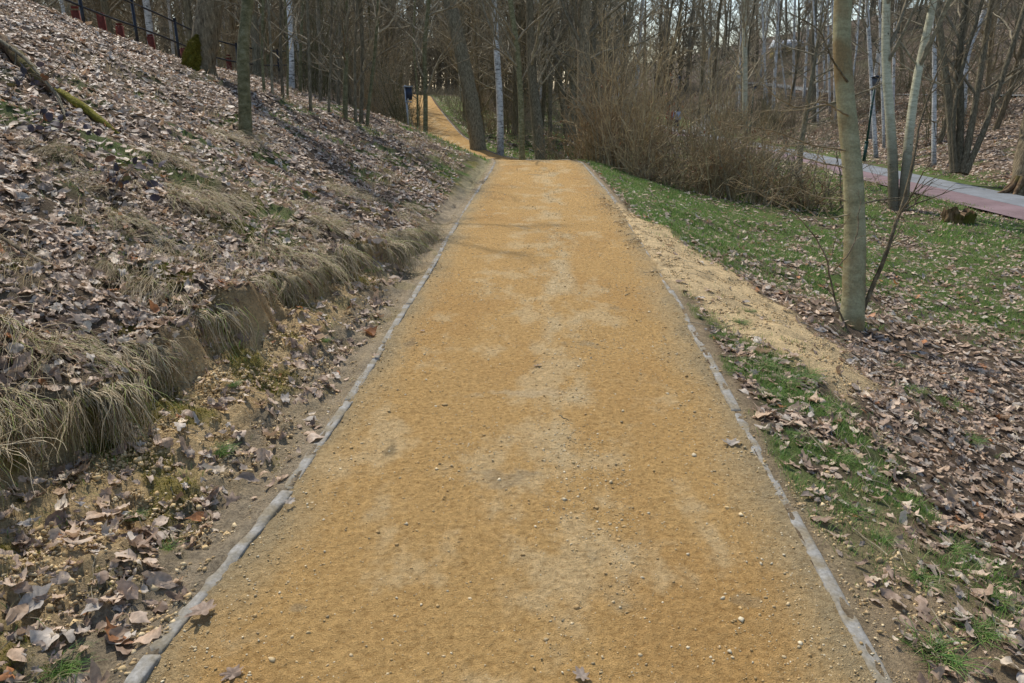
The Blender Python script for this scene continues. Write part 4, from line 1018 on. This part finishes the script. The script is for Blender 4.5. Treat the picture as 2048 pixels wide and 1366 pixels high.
def put_shrubs(name, label, cat, group, meshes, spots):
    rts = {}
    for j, (x, y, sc) in enumerate(spots):
        i = j % len(meshes); h = float(H(np.array([x]), np.array([y]))[0]); rz = g.uniform(0, 6.28)
        if i not in rts:
            t = thing(name, label, cat, (x, y, h), group); t.rotation_euler = (0, 0, rz); t.scale = (sc[0], sc[0], sc[1])
            for m_ in meshes[i]: obj(m_.name.split('.')[0], m_, t)
            rts[i] = t
        else: dup(rts[i], (x, y, h), rz, scale=(sc[0], sc[0], sc[1]))
BR = [shrub(400+i, [26,34,20,30,38][i], [2.3,1.9,2.6,2.1,1.8][i], .6, 'twig' if i == 2 else 'brush', (6, 4), .0038, .30, 90 if i % 2 else 20, .017, .17) for i in range(5)]
sp = []
for (px, z, hs) in [(1185,20.5,.8),(1205,22,.95),(1225,19.8,.75),(1245,21.5,1.05),(1262,19.2,.85),(1285,20.5,1.1),(1300,18.6,.5),(1312,20,.42),(1340,18.6,.28),(1350,22.5,.3),(1388,19.4,.5),(1395,18.6,.75),(1405,21.5,1.0),
                    (1430,18.8,.8),(1445,20.5,.9),(1470,18.3,.7),(1490,20,.75),(1515,18.4,.62),(1535,19.6,.6),(1560,18.4,.48),(1590,18.8,.42),(1615,18.2,.4),(1645,18.4,.36),(1270,25,1.2),(1305,26,.6),(1400,25.5,1.0),(1435,25,1.0),(1210,26,1.0),(1480,24,.75),(1150,26,.55),(1120,27,.5)]:
    p = place(px, z); sp.append((p[0], p[1], (g.uniform(.85, 1.2), (hs*1.5)*g.uniform(.75, 1.25))))
put_shrubs('brush_shrub', 'tangled leafless tan shrub in the brush right of the path crest', 'shrub', 'tangled shrubs right of the path crest', BR, sp)
# tall whippy stems out of the brush
WH = [shrub(420+i, 5, 4.6, .25, 'brush', (7, 4), .0055, .16, 0, .022) for i in range(3)]
sp = []
for (px, z, hs) in [(1215,20,1.),(1262,21,.9),(1304,19.5,1.0),(1372,22,1.),(1400,21,.9),(1288,24,1.1),(1445,22,.75),(1240,24,1.),(1195,21,.8),(1228,20,.85),(1275,19,.8),(1425,19.5,.75),(1300,23,1.),(1460,24,.8)]:
    p = place(px, z); sp.append((p[0], p[1], (g.uniform(.8, 1.1), hs)))
put_shrubs('tall_shrub', 'tall whippy shrub with arching bare stems rising out of the brush', 'shrub', 'tall bare shrubs in the brush', WH, sp)
# thickets left of the reappearing path and in the wood
TH = [shrub(440+i, 26, 3.6, .6, b_, (6, 4), .006, .12, 0, .016) for i, b_ in enumerate(['olive', 'twig', 'brush', 'dark'])]
sp = []; tr = 0
while len(sp) < 105 and tr < 9000:
    tr += 1; z = g.uniform(23, 62); px = g.uniform(430, 1560) if len(sp) < 92 else g.uniform(1560, 2048)
    x = (px-1024)/F*z; y = z*1.03; u_, s_, r_ = [float(a[0]) for a in su(np.array([x]), np.array([y]))]
    if abs(u_) < 1.9 or (9.8 < x < 16) or (u_ > 0 and z < 30): continue
    if 0 < u_ < 3.2 and z < 60: continue
    if px > 1230 and z < 48 and px < 1560: continue
    if px < 560 and z < 32: continue
    if (838 < px < 945 and z < 60) or (1318 < px < 1375): continue
    if px > 960 and z < 44 and g.random() < .6: continue
    if any((x-a[0])**2+(y-a[1])**2 < 1.0 for a in sp): continue
    sp.append((x, y, (g.uniform(.8, 1.3), g.uniform(.45, 1.1))))
put_shrubs('thicket_shrub', 'bare upright bush among the undergrowth of the wood', 'shrub', 'bushes in the undergrowth of the wood', TH, sp)
# fine undergrowth of the wood floor
n = 65000; z = 26+g.random(n)**.9*90; px = g.uniform(-100, 2150, n); x = (px-1024)/F*z; y = z*1.03
u_, s_, r_ = su(x, y); k = (np.abs(u_) > 1.7) & ~((x > 9.6) & (x < 15.8)) & ~((u_ > 0) & (z < 34)) & ~((u_ < 0) & (x > -9) & (z < 26)) & (np.abs(x-27.3) > 1) & ((px < 1250) | (z > 60) | (rng.random(n) < .45))
k &= fbm(x*.25, y*.25, 121, 3) > -.22
x, y, z = x[k], y[k], z[k]; n = len(x); L = rng.uniform(.3, 1.5, n); h = H(x, y, False); a = rng.uniform(0, 6.28, n); le = rng.uniform(.1, .9, n)
t_ = np.linspace(0, 1, 4)[None, :, None]; d_ = np.stack([np.cos(a)*le, np.sin(a)*le, np.ones(n)], 1)[:, None]*L[:, None, None]
Pp = np.stack([x, y, h], 1)[:, None]+d_*t_; Pp[:, :, 2] -= (t_[..., 0]**2)*le[:, None]*L[:, None]*.5; Pp[:, 1:3] += rng.normal(0, .05, (n, 2, 3))
V, Q = tubes(Pp, (.004+.00011*z)[:, None]*np.array([1, .9, .7, .4])[None], 3)
obj('undergrowth', mesh('undergrowth', V, Q, M['twig']), kind='stuff', label='fine tangle of bare twigs over the floor of the wood', category='undergrowth')
print('undergrowth', n)
# ragged low undergrowth on the right slope
LU = [shrub(460+i, 30, .9, .5, 'twig' if i else 'dark', (5, 3), .005, .3, 120, .007) for i in range(2)]
sp = []
for _ in range(46):
    z = g.uniform(34, 62); px = g.uniform(1450, 2040); x = (px-1024)/F*z
    if x < 16: continue
    sp.append((x, z*1.03, (g.uniform(1, 1.9), g.uniform(.6, 1.5))))
put_shrubs('low_bush', 'low dark bush with dead leaves on the slope past the paved path', 'shrub', 'low bushes on the far slope', LU, sp)

# ------------------------------------------------------------------ dry tufts hanging over the lip
def dcol2(n):
    q = dcol(n)*.97; k_ = rng.random(n) < .14; q[k_] = q[k_]*np.array([.55, .72, .35]); return q
def tuft(seed, n, L, mode, matn='dry', colf=dcol2, w=.0022):
    g2 = np.random.default_rng(seed); P = 8; t = np.linspace(0, 1, P)
    base = np.stack([g2.normal(0, .04 if mode == 'hang' else .14, n), g2.normal(0, .07, n), g2.uniform(-.02, .01, n)], 1)
    if mode == 'lie': base[:, 2] -= .38*base[:, 0]
    Ls = L*g2.uniform(.45, 1.15, n)
    nl = 14; lk = g2.integers(0, nl, n); lc = np.stack([g2.normal(0, .05 if mode == 'hang' else .14, nl), g2.normal(0, .09, nl)], 1)
    base[:, :2] = lc[lk]+g2.normal(0, .010, (n, 2))
    if mode == 'lie': base[:, 2] = -.38*base[:, 0]
    ld_ = g2.normal(0, 1, (nl, P, 3))*.13
    dirx = g2.normal(.75, .22, nl)[lk]+g2.normal(0, .12, n); diry = g2.normal(-.42, .4, nl)[lk]+g2.normal(0, .12, n); cur = np.stack([dirx, diry, g2.uniform(.1, .7, n)], 1)
    cur /= np.linalg.norm(cur, axis=1, keepdims=True); pts = [base]
    for k in range(P-1):
        if mode == 'hang': tgt = np.array([.12, -.22, -1.2])
        else: tgt = np.array([.62, -.62, -.36])
        cur = cur+(tgt-cur)*.33+g2.normal(0, .115, (n, 3))+ld_[lk, k]; cur /= np.linalg.norm(cur, axis=1, keepdims=True)
        pts.append(pts[-1]+cur*(Ls/(P-1))[:, None])
    p = np.stack(pts, 1)
    if mode == 'lie': p[:, :, 2] = np.maximum(p[:, :, 2], -.40*p[:, :, 0]+.012)
    rr = w*.5*g2.uniform(.6, 1.2, (n, 1))*(1-.6*t)[None]
    V, Q = tubes(p, rr, 3); return mesh('dry_grass_tuft', V, Q, M[matn], np.repeat(colf(n), P*3, 0))
HT = [tuft(500+i, [330,220,380,180,260][i], [.36,.28,.33,.38,.24][i], 'hang', w=.0036) for i in range(5)]; LT2 = [tuft(520+i, 220, .40, 'lie', w=.0034) for i in range(4)]
def put_at(s_off, y):
    yy = np.array([y]); s_t = slip(yy)+s_off; x = xc(yy)-(s_t+wl(yy)-1.1)
    return float(x[0]), y, float(H(x, yy)[0])
k = 0
for y in list(np.arange(1.75, 9.0, .13)):
    yy = y+g.uniform(-.07, .07)
    if pn(yy*1.9, .5, 9)+g.uniform(-.3, .3) < -.34: continue
    x, y_, h = put_at(g.uniform(.0, .22), yy); sc = g.uniform(.45, 1.15)*ip(yy, [2, 3.5, 5, 9], [.85, 1, 1.05, .75])
    o = obj('hanging_grass_tuft', HT[g.integers(5)], loc=(x, y_, h), rot=(0, 0, g.uniform(-.6, .6)), label='straw-coloured grass tuft drooping over the eroded lip of the left bank', category='grass tuft', group='dry grass tufts along the lip of the bank')
    o.scale = (sc*g.uniform(.9, 1.4), sc*g.uniform(.9, 1.5), sc); k += 1
for k in range(44):
    yy = g.uniform(1.9, 11) if k > 8 else g.uniform(2.2, 6.5); so = g.random()**1.3*2.6+.15 if k > 8 else g.uniform(.12, .6)
    x, y_, h = put_at(so, yy); sc = g.uniform(.6, 1.25)
    o = obj('lying_grass_tuft', LT2[k % 4], loc=(x, y_, h+.01), rot=(0, 0, g.uniform(-.5, .3)), label='dry grass tuft lying combed downhill among leaves on the left bank', category='grass tuft', group='dry grass tufts lying on the bank')
    o.scale = (sc, sc*g.uniform(1, 1.8), sc)
k = rng.random(2600); yy = rng.uniform(1.6, 9, 2600); so = rng.uniform(-.05, 1.3, 2600); xx = xc(yy)-(slip(yy)+so+wl(yy)-1.1)
q_ = inview(xx, yy, H(xx, yy, False)) & (k < .38); xx, yy = xx[q_], yy[q_]
me, n = leaves('leaves_on_grass', xx, yy, np.clip(rng.gamma(5, .0105, len(xx)), .018, .1), 0, lift=.085, tilt=.4)
obj('leaves_on_grass', me, kind='stuff', label='dead leaves caught in the dry grass above the lip of the bank', category='leaves')
# green tufts
def gtuft(seed, n, L):
    g2 = np.random.default_rng(seed); P = 5; t = np.linspace(0, 1, P); a = g2.uniform(0, 6.28, n)
    base = np.stack([g2.normal(0, .03, n), g2.normal(0, .03, n), np.full(n, -.01)], 1); Ls = L*g2.uniform(.4, 1.1, n)
    cur = np.stack([np.cos(a)*.6, np.sin(a)*.6, np.full(n, 1.)], 1)*1.; pts = [base]; o_ = np.stack([np.cos(a), np.sin(a), np.zeros(n)], 1)
    for k in range(P-1):
        cur = cur+o_*.25-np.array([0, 0, .22]); cur /= np.linalg.norm(cur, axis=1, keepdims=True); pts.append(pts[-1]+cur*(Ls/(P-1))[:, None])
    V, Q = tubes(np.stack(pts, 1), .0016*np.ones((n, 1))*(1-.7*t)[None], 3); return mesh('grass_tuft', V, Q, M['grass'], np.repeat(gcol(n), P*3, 0))
GT = [gtuft(540+i, 150, .12) for i in range(3)]
for k, (px, z, sc) in enumerate([(1530,4.9,1.2),(1600,4.75,1.3),(1565,4.6,1.0),(1640,4.3,.9),(1540,4.35,.8),(1580,3.9,.7),(1680,3.7,.8),(1840,2.75,.8),(1700,3.2,.8),(1960,2.5,.9),(1880,2.35,1.1),(1905,3.1,.8),(1980,2.75,.8),
        (1830,5.6,.9),(1940,4.7,.9),(1480,5.8,.8),(1760,3.0,.6),(625,5.7,.9),(470,4.0,.5),(445,3.5,.7),(330,2.85,.6),(130,2.25,.9),(745,6.8,.8),(650,5.0,.5),(270,3.0,.5),(1900,5.5,.8),(1790,6.3,.8),(1500,6.4,.6)]):
    p = place(px, z)
    o = obj('grass_tuft', GT[k % 3], loc=p, rot=(0, 0, g.uniform(0, 6)), label=('fresh green grass tuft on the verge right of the edging' if px > 1024 else 'small green grass tuft on the eroded left bank'), category='grass tuft',
            group='green grass tufts on the %s' % ('right verge' if px > 1024 else 'left bank')); o.scale = (sc,)*3

# ------------------------------------------------------------------ fence, red posts
def cyl(p0, p1, r, sides=10, r1=None):
    P = np.array([p0, p0, p1, p1], float); rr = np.array([1e-4, r, r if r1 is None else r1, 1e-4]); 
    d = (P[2]-P[1])*1e-4; P[0] = P[0]-d; P[3] = P[3]+d
    return tubes(P[None], rr[None], sides)
b = np.array([-9.0, 14.7, float(H(np.array([-9.]), np.array([14.7]))[0])])
fn = thing('black_fence', 'black steel post and two-rail fence along the top of the left bank', 'fence', b)
tops = []; 
for i in range(-1, 11):
    y = 14.75+2.36*i; x = -9.0-.02*i; h = float(H(np.array([x]), np.array([y]))[0]); p = np.array([x, y, h])
    V, Q = join([cyl(p-b+[0, 0, -.3], p-b+[0, 0, 1.12], .036, 12), cyl(p-b+[0, 0, 1.11], p-b+[0, 0, 1.15], .043, 12)])
    obj('post', mesh('post', V, Q, M['black'], smooth=False), fn); tops.append(p-b)
tops = np.array(tops)
for hh in (1.06, .54):
    c_, _ = resample(tops+[0, 0, hh], 60); V, Q = tubes(c_[None], np.full((1, 60), .024), 8)
    obj('rail', mesh('rail', V, Q, M['black'], smooth=True), fn)
for i, (px, z) in enumerate([(164,18.3),(248,20.3),(312,22),(373,24.2),(461,28),(496,30.5),(215,19.2)]):
    p = place(px, z); p[2] = float(H(np.array([p[0]]), np.array([p[1]]))[0])
    t = thing('red_post', '%s weathered red wooden post from the left behind the black fence' % ORD[[164,215,248,312,373,461,496].index(px)], 'post', p, 'red wooden posts behind the fence', rot=(g.uniform(-.03, .03), g.uniform(-.04, .04), g.uniform(0, 1)))
    V, Q = boxm(-.085, .085, -.06, .06, -.3, .88+g.uniform(-.05, .05)); obj('post_shaft', mesh('post_shaft', V, Q, M['red']), t)
    V, Q = boxm(-.07, .07, -.045, .045, .90, .95); obj('post_cap', mesh('post_cap', V, Q, M['red']), t)

# ------------------------------------------------------------------ bag dispenser post
p = place(819, 21.6)
t = thing('bin_post', 'grey metal post carrying a small dark bin beside the grass at the path bend', 'litter bin', p)
V, Q = cyl((0, 0, -.2), (-.075, 0, 1.25), .027, 12); obj('pole', mesh('pole', V, Q, M['galv'], smooth=True), t)
V, Q = boxm(-.045, .11, -.06, .10, .86, 1.20); bx_ = obj('bin_box', mesh('bin_box', V, Q, M['navy']), t)
V, Q = boxm(-.11, .13, -.08, .12, 1.203, 1.235); obj('lid', mesh('lid', V, Q, M['galv']), t)
V, Q = boxm(-.09, .10, -.05, .08, .79, .815); obj('bracket', mesh('bracket', V, Q, M['galv']), t)
V, Q = boxm(-.01, .03, -.068, -.063, .83, .90); obj('label_plate', mesh('label_plate', V, Q, M['birch']), t)

# ------------------------------------------------------------------ lamps
def lamp(px, z, hgt, label):
    p = place(px, z); t = thing('street_lamp', label, 'street lamp', p)
    V, Q = join([cyl((0, 0, -.2), (0, 0, .8), .075, 12, .07), cyl((0, 0, .8), (0, 0, hgt-.45), .05, 12, .04)]); obj('pole', mesh('pole', V, Q, M['green'], smooth=True), t)
    V, Q = cyl((0, 0, .78), (0, 0, .86), .085, 12); obj('collar', mesh('collar', V, Q, M['green']), t)
    V, Q = cyl((0, 0, hgt-.45), (0, 0, hgt-.12), .10, 14, .17); obj('lantern', mesh('lantern', V, Q, M['lampglass']), t)
    V, Q = cyl((0, 0, hgt-.12), (0, 0, hgt), .22, 14, .05); obj('lamp_cap', mesh('lamp_cap', V, Q, M['black']), t)
lamp(1728, 33.2, 3.6, 'green lamp post beside the paved path, right of the smooth trunk')
lamp(1499, 52, 3.3, 'green lamp post beside the tall pale tree past the brush')
lamp(1354, 78, 3.4, 'most distant green lamp post, above the two walkers')

# ------------------------------------------------------------------ people
skin = m_plain('skin', (.55,.36,.27), .6, .3, 30, .05); hairm = m_plain('dark hair', (.04,.03,.02), .7, .3, 60, .3)
def person(loc, rz, label, jc, tc, pack=None):
    t = thing('person', label, 'person', loc, rot=(0, 0, rz))
    verts = [(0,0,.95),(0,0,1.12),(0,.01,1.32),(0,.01,1.43),(0,.0,1.50),(0,-.01,1.58),(0,-.005,1.66),
             (.19,.01,1.38),(.25,.03,1.12),(.24,-.06,.90),(.24,-.08,.83),(-.19,.01,1.38),(-.25,-.03,1.12),(-.24,-.10,.91),(-.24,-.12,.84),
             (.10,0,.90),(.11,-.08,.50),(.11,.06,.10),(.11,-.10,.04),(-.10,0,.90),(-.11,-.02,.50),(-.11,.16,.12),(-.11,.03,.04)]
    ed = [(0,1),(1,2),(2,3),(3,4),(4,5),(5,6),(3,7),(7,8),(8,9),(9,10),(3,11),(11,12),(12,13),(13,14),(0,15),(15,16),(16,17),(17,18),(0,19),(19,20),(20,21),(21,22)]
    rad = [.13,.12,.14,.07,.055,.085,.07,.055,.042,.030,.035,.055,.042,.030,.035,.085,.06,.04,.035,.085,.06,.04,.035]
    for (vi, sgn) in ((10, 1), (14, -1)):
        bx, by, bz = verts[vi]
        for q in range(5):
            off = (q-2)*.017; n0 = len(verts)
            if q == 4: verts += [(bx-.01*sgn, by-.035, bz+.005), (bx-.015*sgn, by-.05, bz-.03)]
            else: verts += [(bx, by+off+.008, bz-.05), (bx-.008*sgn, by+off+.008, bz-.05-.035-.006*(q % 3))]
            ed += [(vi, n0), (n0, n0+1)]; rad += [.010, .008]
    me = bpy.data.meshes.new('body'); me.from_pydata(verts, ed, []); o = obj('body', me, t)
    m1 = o.modifiers.new('s', 'SKIN'); m2 = o.modifiers.new('d', 'SUBSURF'); m2.levels = 1; m2.render_levels = 1
    for i, r_ in enumerate(rad): me.skin_vertices[0].data[i].radius = (r_, r_*(.8 if i in (1, 2, 0) else 1))
    me.skin_vertices[0].data[0].use_root = True; me.materials.append(skin)
    def part(name, segs, m_, cols=None):
        P = [tubes(resample(s_[0], 12)[0][None], np.interp(np.linspace(0, 1, 12), np.linspace(0, 1, len(s_[1])), s_[1])[None], 12) for s_ in segs]
        V, Q = join(P); obj(name, mesh(name, V, Q, m_, smooth=True), t)
    part('jacket', [([(0,0,.86),(0,0,1.05),(0,.01,1.3),(0,.01,1.42),(0,.01,1.47)], [.19,.17,.185,.14,.07]), ([(.13,.01,1.38),(.20,.01,1.37),(.26,.03,1.12),(.245,-.06,.90)], [.08,.075,.06,.045]), ([(-.13,.01,1.38),(-.20,.01,1.37),(-.26,-.03,1.12),(-.245,-.10,.91)], [.08,.075,.06,.045])], jc)
    part('trousers', [([(.09,0,.93),(.11,-.08,.50),(.11,.06,.09)], [.11,.08,.062]), ([(-.09,0,.93),(-.11,-.02,.50),(-.11,.16,.10)], [.11,.08,.062])], tc)
    V, Q = tubes(np.array([[(0,.02,1.47),(0,.03,1.55),(0,.02,1.64),(0,0,1.70),(0,0,1.715)]]), np.array([[.05,.095,.10,.07,.01]]), 12); obj('hair', mesh('hair', V, Q, hairm, smooth=True), t)
    part('shoe', [([(.11,.09,.035),(.11,-.0,.045),(.11,-.13,.03)], [.035,.048,.03])], M['black']); part('shoe', [([(-.11,.19,.05),(-.11,.1,.045),(-.11,.0,.03)], [.035,.048,.03])], M['black'])
    if pack:
        V, Q = boxm(-.14, .14, .15, .30, 1.0, 1.38); obj('backpack', mesh('backpack', V, Q, pack), t)
pk = place(1338, 56); pk2 = place(1352, 55.5)
for q in (pk, pk2): q[2] = float(H(np.array([q[0]]), np.array([q[1]]), False)[0])+.035
person(pk, R(180), 'walker in a red jacket and dark trousers on the paved path', m_plain('red cloth', (.55,.03,.02), .8), m_plain('dark cloth', (.03,.03,.045), .9))
person(pk2, R(180), 'walker in pale blue top with rucksack beside the red jacket', m_plain('pale blue cloth', (.35,.45,.62), .8), m_plain('navy cloth', (.04,.05,.10), .9), m_plain('light rucksack', (.5,.6,.75), .7))

# ------------------------------------------------------------------ stump, log, sticks, brambles, cottage
p = place(1915, 16.8)
t = thing('tree_stump', 'low rotten broken stump in the leaves before the paved path', 'stump', p)
c_, _ = resample([(0, 0, -.2), (0, 0, .24)], 10); V, Q = tubes(c_[None], np.full((1, 10), .30), 40, disp=lambda r, th: r*(1+.2*pn(np.cos(th)*2.5, np.sin(th)*2.5, 3)+.12*np.cos(th*7)+.05*rng.normal(size=r.shape)))
V[:, 2] += (V[:, 2] > .1)*.12*pn(V[:, 0]*9, V[:, 1]*9, 8); obj('stump_shell', mesh('stump_shell', V, Q, M['rot']), t)
th = np.linspace(0, 2*np.pi, 24, endpoint=False); V = np.concatenate([[[0, 0, .08]], np.stack([.28*np.cos(th), .28*np.sin(th), .14+.05*rng.random(24)], 1)])
obj('stump_heart', mesh('stump_heart', V, np.array([(0, 1+i, 1+(i+1) % 24) for i in range(24)]), M['rot']), t)
def lay(pts, name, label, cat, rads, bark, off=.03, n=40, side=(), moss=None, sides=12):
    W = []
    for px, z, dz in pts:
        q = place(px, z); q[2] += dz+off; W.append(q)
    b = W[0].copy(); c_, t_ = resample(np.array(W)-b, n); rr = np.interp(t_, np.linspace(0, 1, len(rads)), rads)
    c_ = c_+np.cumsum(rng.normal(0, .003, c_.shape), 0)
    t = thing(name, label, cat, b); V, Q = tubes(c_[None], rr[None], sides, disp=lambda r, th: r*(1+.10*rng.normal(size=r.shape[1:2])[None, :, None]+.05*rng.normal(size=r.shape)))
    obj('wood', mesh('wood', V, Q, M[bark], smooth=True), t)
    if moss:
        i0, i1 = moss; c2 = c_[i0:i1]+[0, 0, .012]; V, Q = tubes(c2[None], (rr[i0:i1]*1.12)[None]*np.sin(np.linspace(.25, 2.9, i1-i0))[None]**.4, 16, disp=lambda r, th: r*(1+.10*rng.normal(size=r.shape)))
        obj('moss', mesh('moss', V, Q, M['mossbark']), t)
    if len(side):
        P, r2 = child_branches(c_[None], rr[None], side[0], side[1], .7, np.random.default_rng(9), 6, .1, .1, .004, .5); V, Q = tubes(P, r2, 5); obj('twig', mesh('twig', V, Q, M['twig']), t)
    return t
lay([(-60, 8.9, .10), (20, 8.3, .06), (90, 7.7, .03), (170, 7.5, .0), (250, 7.3, -.02)], 'fallen_log', 'rotting mossy log sunk in the leaves on the upper left bank', 'log', [.07,.065,.06,.05,.02], 'rot', .0, 50, (), (34, 49))
lay([(-40, 8.3, .16), (50, 7.9, .14), (120, 7.4, .06), (128, 7.1, .02)], 'fallen_branch', 'bare pale branch lying over the mossy log', 'branch', [.022,.02,.017,.013], 'grey', .03, 30, (5, .3))
lay([(-30, 4.35, .03), (30, 4.25, .03), (88, 4.15, .03), (100, 4.05, .01)], 'stick', 'bent brown stick among the leaves at the left edge', 'stick', [.012,.011,.010,.013], 'brown', .02, 20, (1, .3))
lay([(985, 6.5, .0), (1060, 6.45, .0)], 'stick', 'short dark twig lying across the sand path', 'twig', [.004,.002], 'dark', -.002, 10) if False else None
lay([(1118, 3.84, 0), (1128, 3.79, 0), (1140, 3.77, 0)], 'twig', 'short dark bent twig on the near sand path', 'twig', [.0025,.003,.002], 'dark', .092, 10)
lay([(1560, 4.0, .0), (1600, 3.95, .01), (1650, 3.7, .0)], 'stick', 'thin dry stick in the grass right of the edging', 'stick', [.005,.004,.003], 'twig', .03, 14)
lay([(300, 11.5, .9), (150, 10.5, 1.0), (60, 9.0, .95), (-30, 8.0, .6)], 'arching_branch', 'thin dark bare branch arching over the top left of the bank', 'branch', [.004,.007,.010,.012], 'dark', 0, 30, (8, .25))
def bramble(px, z, label, seed):
    g2 = np.random.default_rng(seed); b = place(px, z); t = thing('bramble', label, 'bramble', b)
    P = []; 
    for q in range(4):
        a = g2.uniform(-.6, 2.4); L = g2.uniform(.35, .6); tt = np.linspace(0, 1, 8)
        P.append(np.stack([np.cos(a)*L*tt, np.sin(a)*L*tt-.1*tt, .22*np.sin(tt*2.6)+.34*-.3*np.cos(a)*L*tt], 1))
    P = np.array(P); V, Q = tubes(P, np.full((4, 8), .0028), 5); obj('stem', mesh('stem', V, Q, M['brown']), t)
    m = 34; sp_ = P.reshape(-1, 3)[g2.integers(8, 32, m)]+g2.normal(0, .03, (m, 3))+[0, 0, .02]; n_ = g2.normal([.2, -.5, .8], .5, (m, 3)); n_ /= np.linalg.norm(n_, axis=1, keepdims=True)
    d1 = np.cross(n_, g2.normal(size=(m, 3))); d1 /= np.linalg.norm(d1, axis=1, keepdims=True); d2 = np.cross(n_, d1); sz_ = g2.uniform(.02, .042, m)
    T7 = np.array([(0, 0)]+[(1.1*math.cos(a), .75*math.sin(a)) for a in np.linspace(0, 6.283, 12, endpoint=False)])
    V = sp_[:, None]+(T7[None, :, :1]*d1[:, None]+T7[None, :, 1:]*d2[:, None])*sz_[:, None, None]-n_[:, None]*(T7[None, :, :1]**2)*.25*sz_[:, None, None]
    Fc = (np.array([(0, 1+i, 1+(i+1) % 12) for i in range(12)])[None]+np.arange(m)[:, None, None]*13).reshape(-1, 3)
    cc = np.array([(.085,.065,.07), (.055,.045,.045), (.20,.09,.035), (.10,.09,.035)])[g2.choice(4, m, p=[.5,.25,.15,.1])]
    obj('foliage', mesh('foliage', V.reshape(-1, 3), Fc, M['leaf'], np.repeat(cc, 13, 0)), t)
bramble(85, 6.3, 'dark purple-leaved bramble in the leaves below the mossy log', 1)
bramble(15, 6.9, 'dark-leaved bramble cut by the left edge, beside the log', 2)
bramble(228, 5.6, 'small dark-leaved bramble lower down the left bank', 3)
# loose leaves on the path
def leafmesh(seed, w):
    g2 = np.random.default_rng(seed); th = np.linspace(0, 6.283, 60, endpoint=False); lob = .66+.20*np.cos(th*7)*np.abs(np.sin(th*.5+.1))**.3; lob[29:32] *= .9
    X = w*.62*lob*np.cos(th); Y = w*.40*lob*np.sin(th); ring = np.stack([X, Y], 1); V = [[0, 0]]
    V = np.concatenate([[[0, 0]], ring*.5, ring]); z_ = 1.6/w*.3*V[:, 1]**2+.12*w*pn(V[:, 0]/w*3, V[:, 1]/w*3, seed)+.4*np.abs(V[:, 0])**2/w
    V = np.concatenate([V, z_[:, None]], 1); n = 60
    F3 = np.array([(0, 1+i, 1+(i+1) % n) for i in range(n)]); F4 = np.array([(1+i, 1+n+i, 1+n+(i+1) % n, 1+(i+1) % n) for i in range(n)])
    return mesh('oak_leaf', V, [F3, F4], M['leaf'], np.tile(LCOL[[1, 2, 3, 6][seed % 4]]*.8, (len(V), 1)))
for i, (px, py, w_, a, lab) in enumerate([(1462, 890, .10, .1, 'curled brown oak leaf on the sand near the right edging'), (466, 1352, .075, .5, 'grey-brown leaf on the sand at the bottom left'), (1163, 1355, .07, 2, 'pale leaf on the sand at the bottom centre'),
        (752, 716, .07, .2, 'orange-brown leaf lying on the left edging'), (580, 1012, .06, 1, 'grey leaf beside the end of a left edging strip'), (405, 1232, .12, 1.2, 'pinkish oak leaf across the near left edging'), (1075, 735, .07, .8, 'small grey leaf in the middle of the sand path'), (845, 665, .05, .4, 'tiny dark leaf by the left side of the sand path')]):
    q = None
    z = CAMH/(math.sin(PITCH)+(py-683)/F*math.cos(PITCH)); q = at(px, py, z)
    zz = float(pathz(np.array([q[0]]), np.array([q[1]]))[0]); edge_ = abs(px-1024) > 0 and i in (3, 4, 5)
    obj('fallen_leaf', leafmesh(i+1, w_), loc=(q[0], q[1], max(zz, .0)+(.022 if edge_ else .008)), rot=(g.uniform(-.15, .15), g.uniform(-.15, .15), a), label=lab, category='leaf')
# cottage far up the hill
p = place(1572, 110); ct = thing('cottage', 'small pale cottage far up the hill between the birches', 'house', p)
V, Q = boxm(-1.9, 1.9, -1.5, 1.5, -.5, 1.0); w_ = obj('wall', mesh('wall', V, Q, m_plain('ochre render', (.42,.33,.13), .9)), ct)
V = np.array([(-2.1,-1.8,.98),(2.1,-1.8,.98),(2.1,1.8,.98),(-2.1,1.8,.98),(-2.1,0,2.1),(2.1,0,2.1),(-2.1,-1.8,1.1),(2.1,-1.8,1.1)], float)
obj('roof', mesh('roof', V, [np.array([(0,3,2,1),(0,1,5,4),(2,3,4,5)]), np.array([(0,4,3),(1,2,5)])], m_plain('pale roof', (.55,.58,.58), .7)), ct)
for x0 in (-1.2, .5):
    V, Q = boxm(x0, x0+.7, -1.53, -1.505, .15, .75); obj('window', mesh('window', V, Q, M['black']), ct)
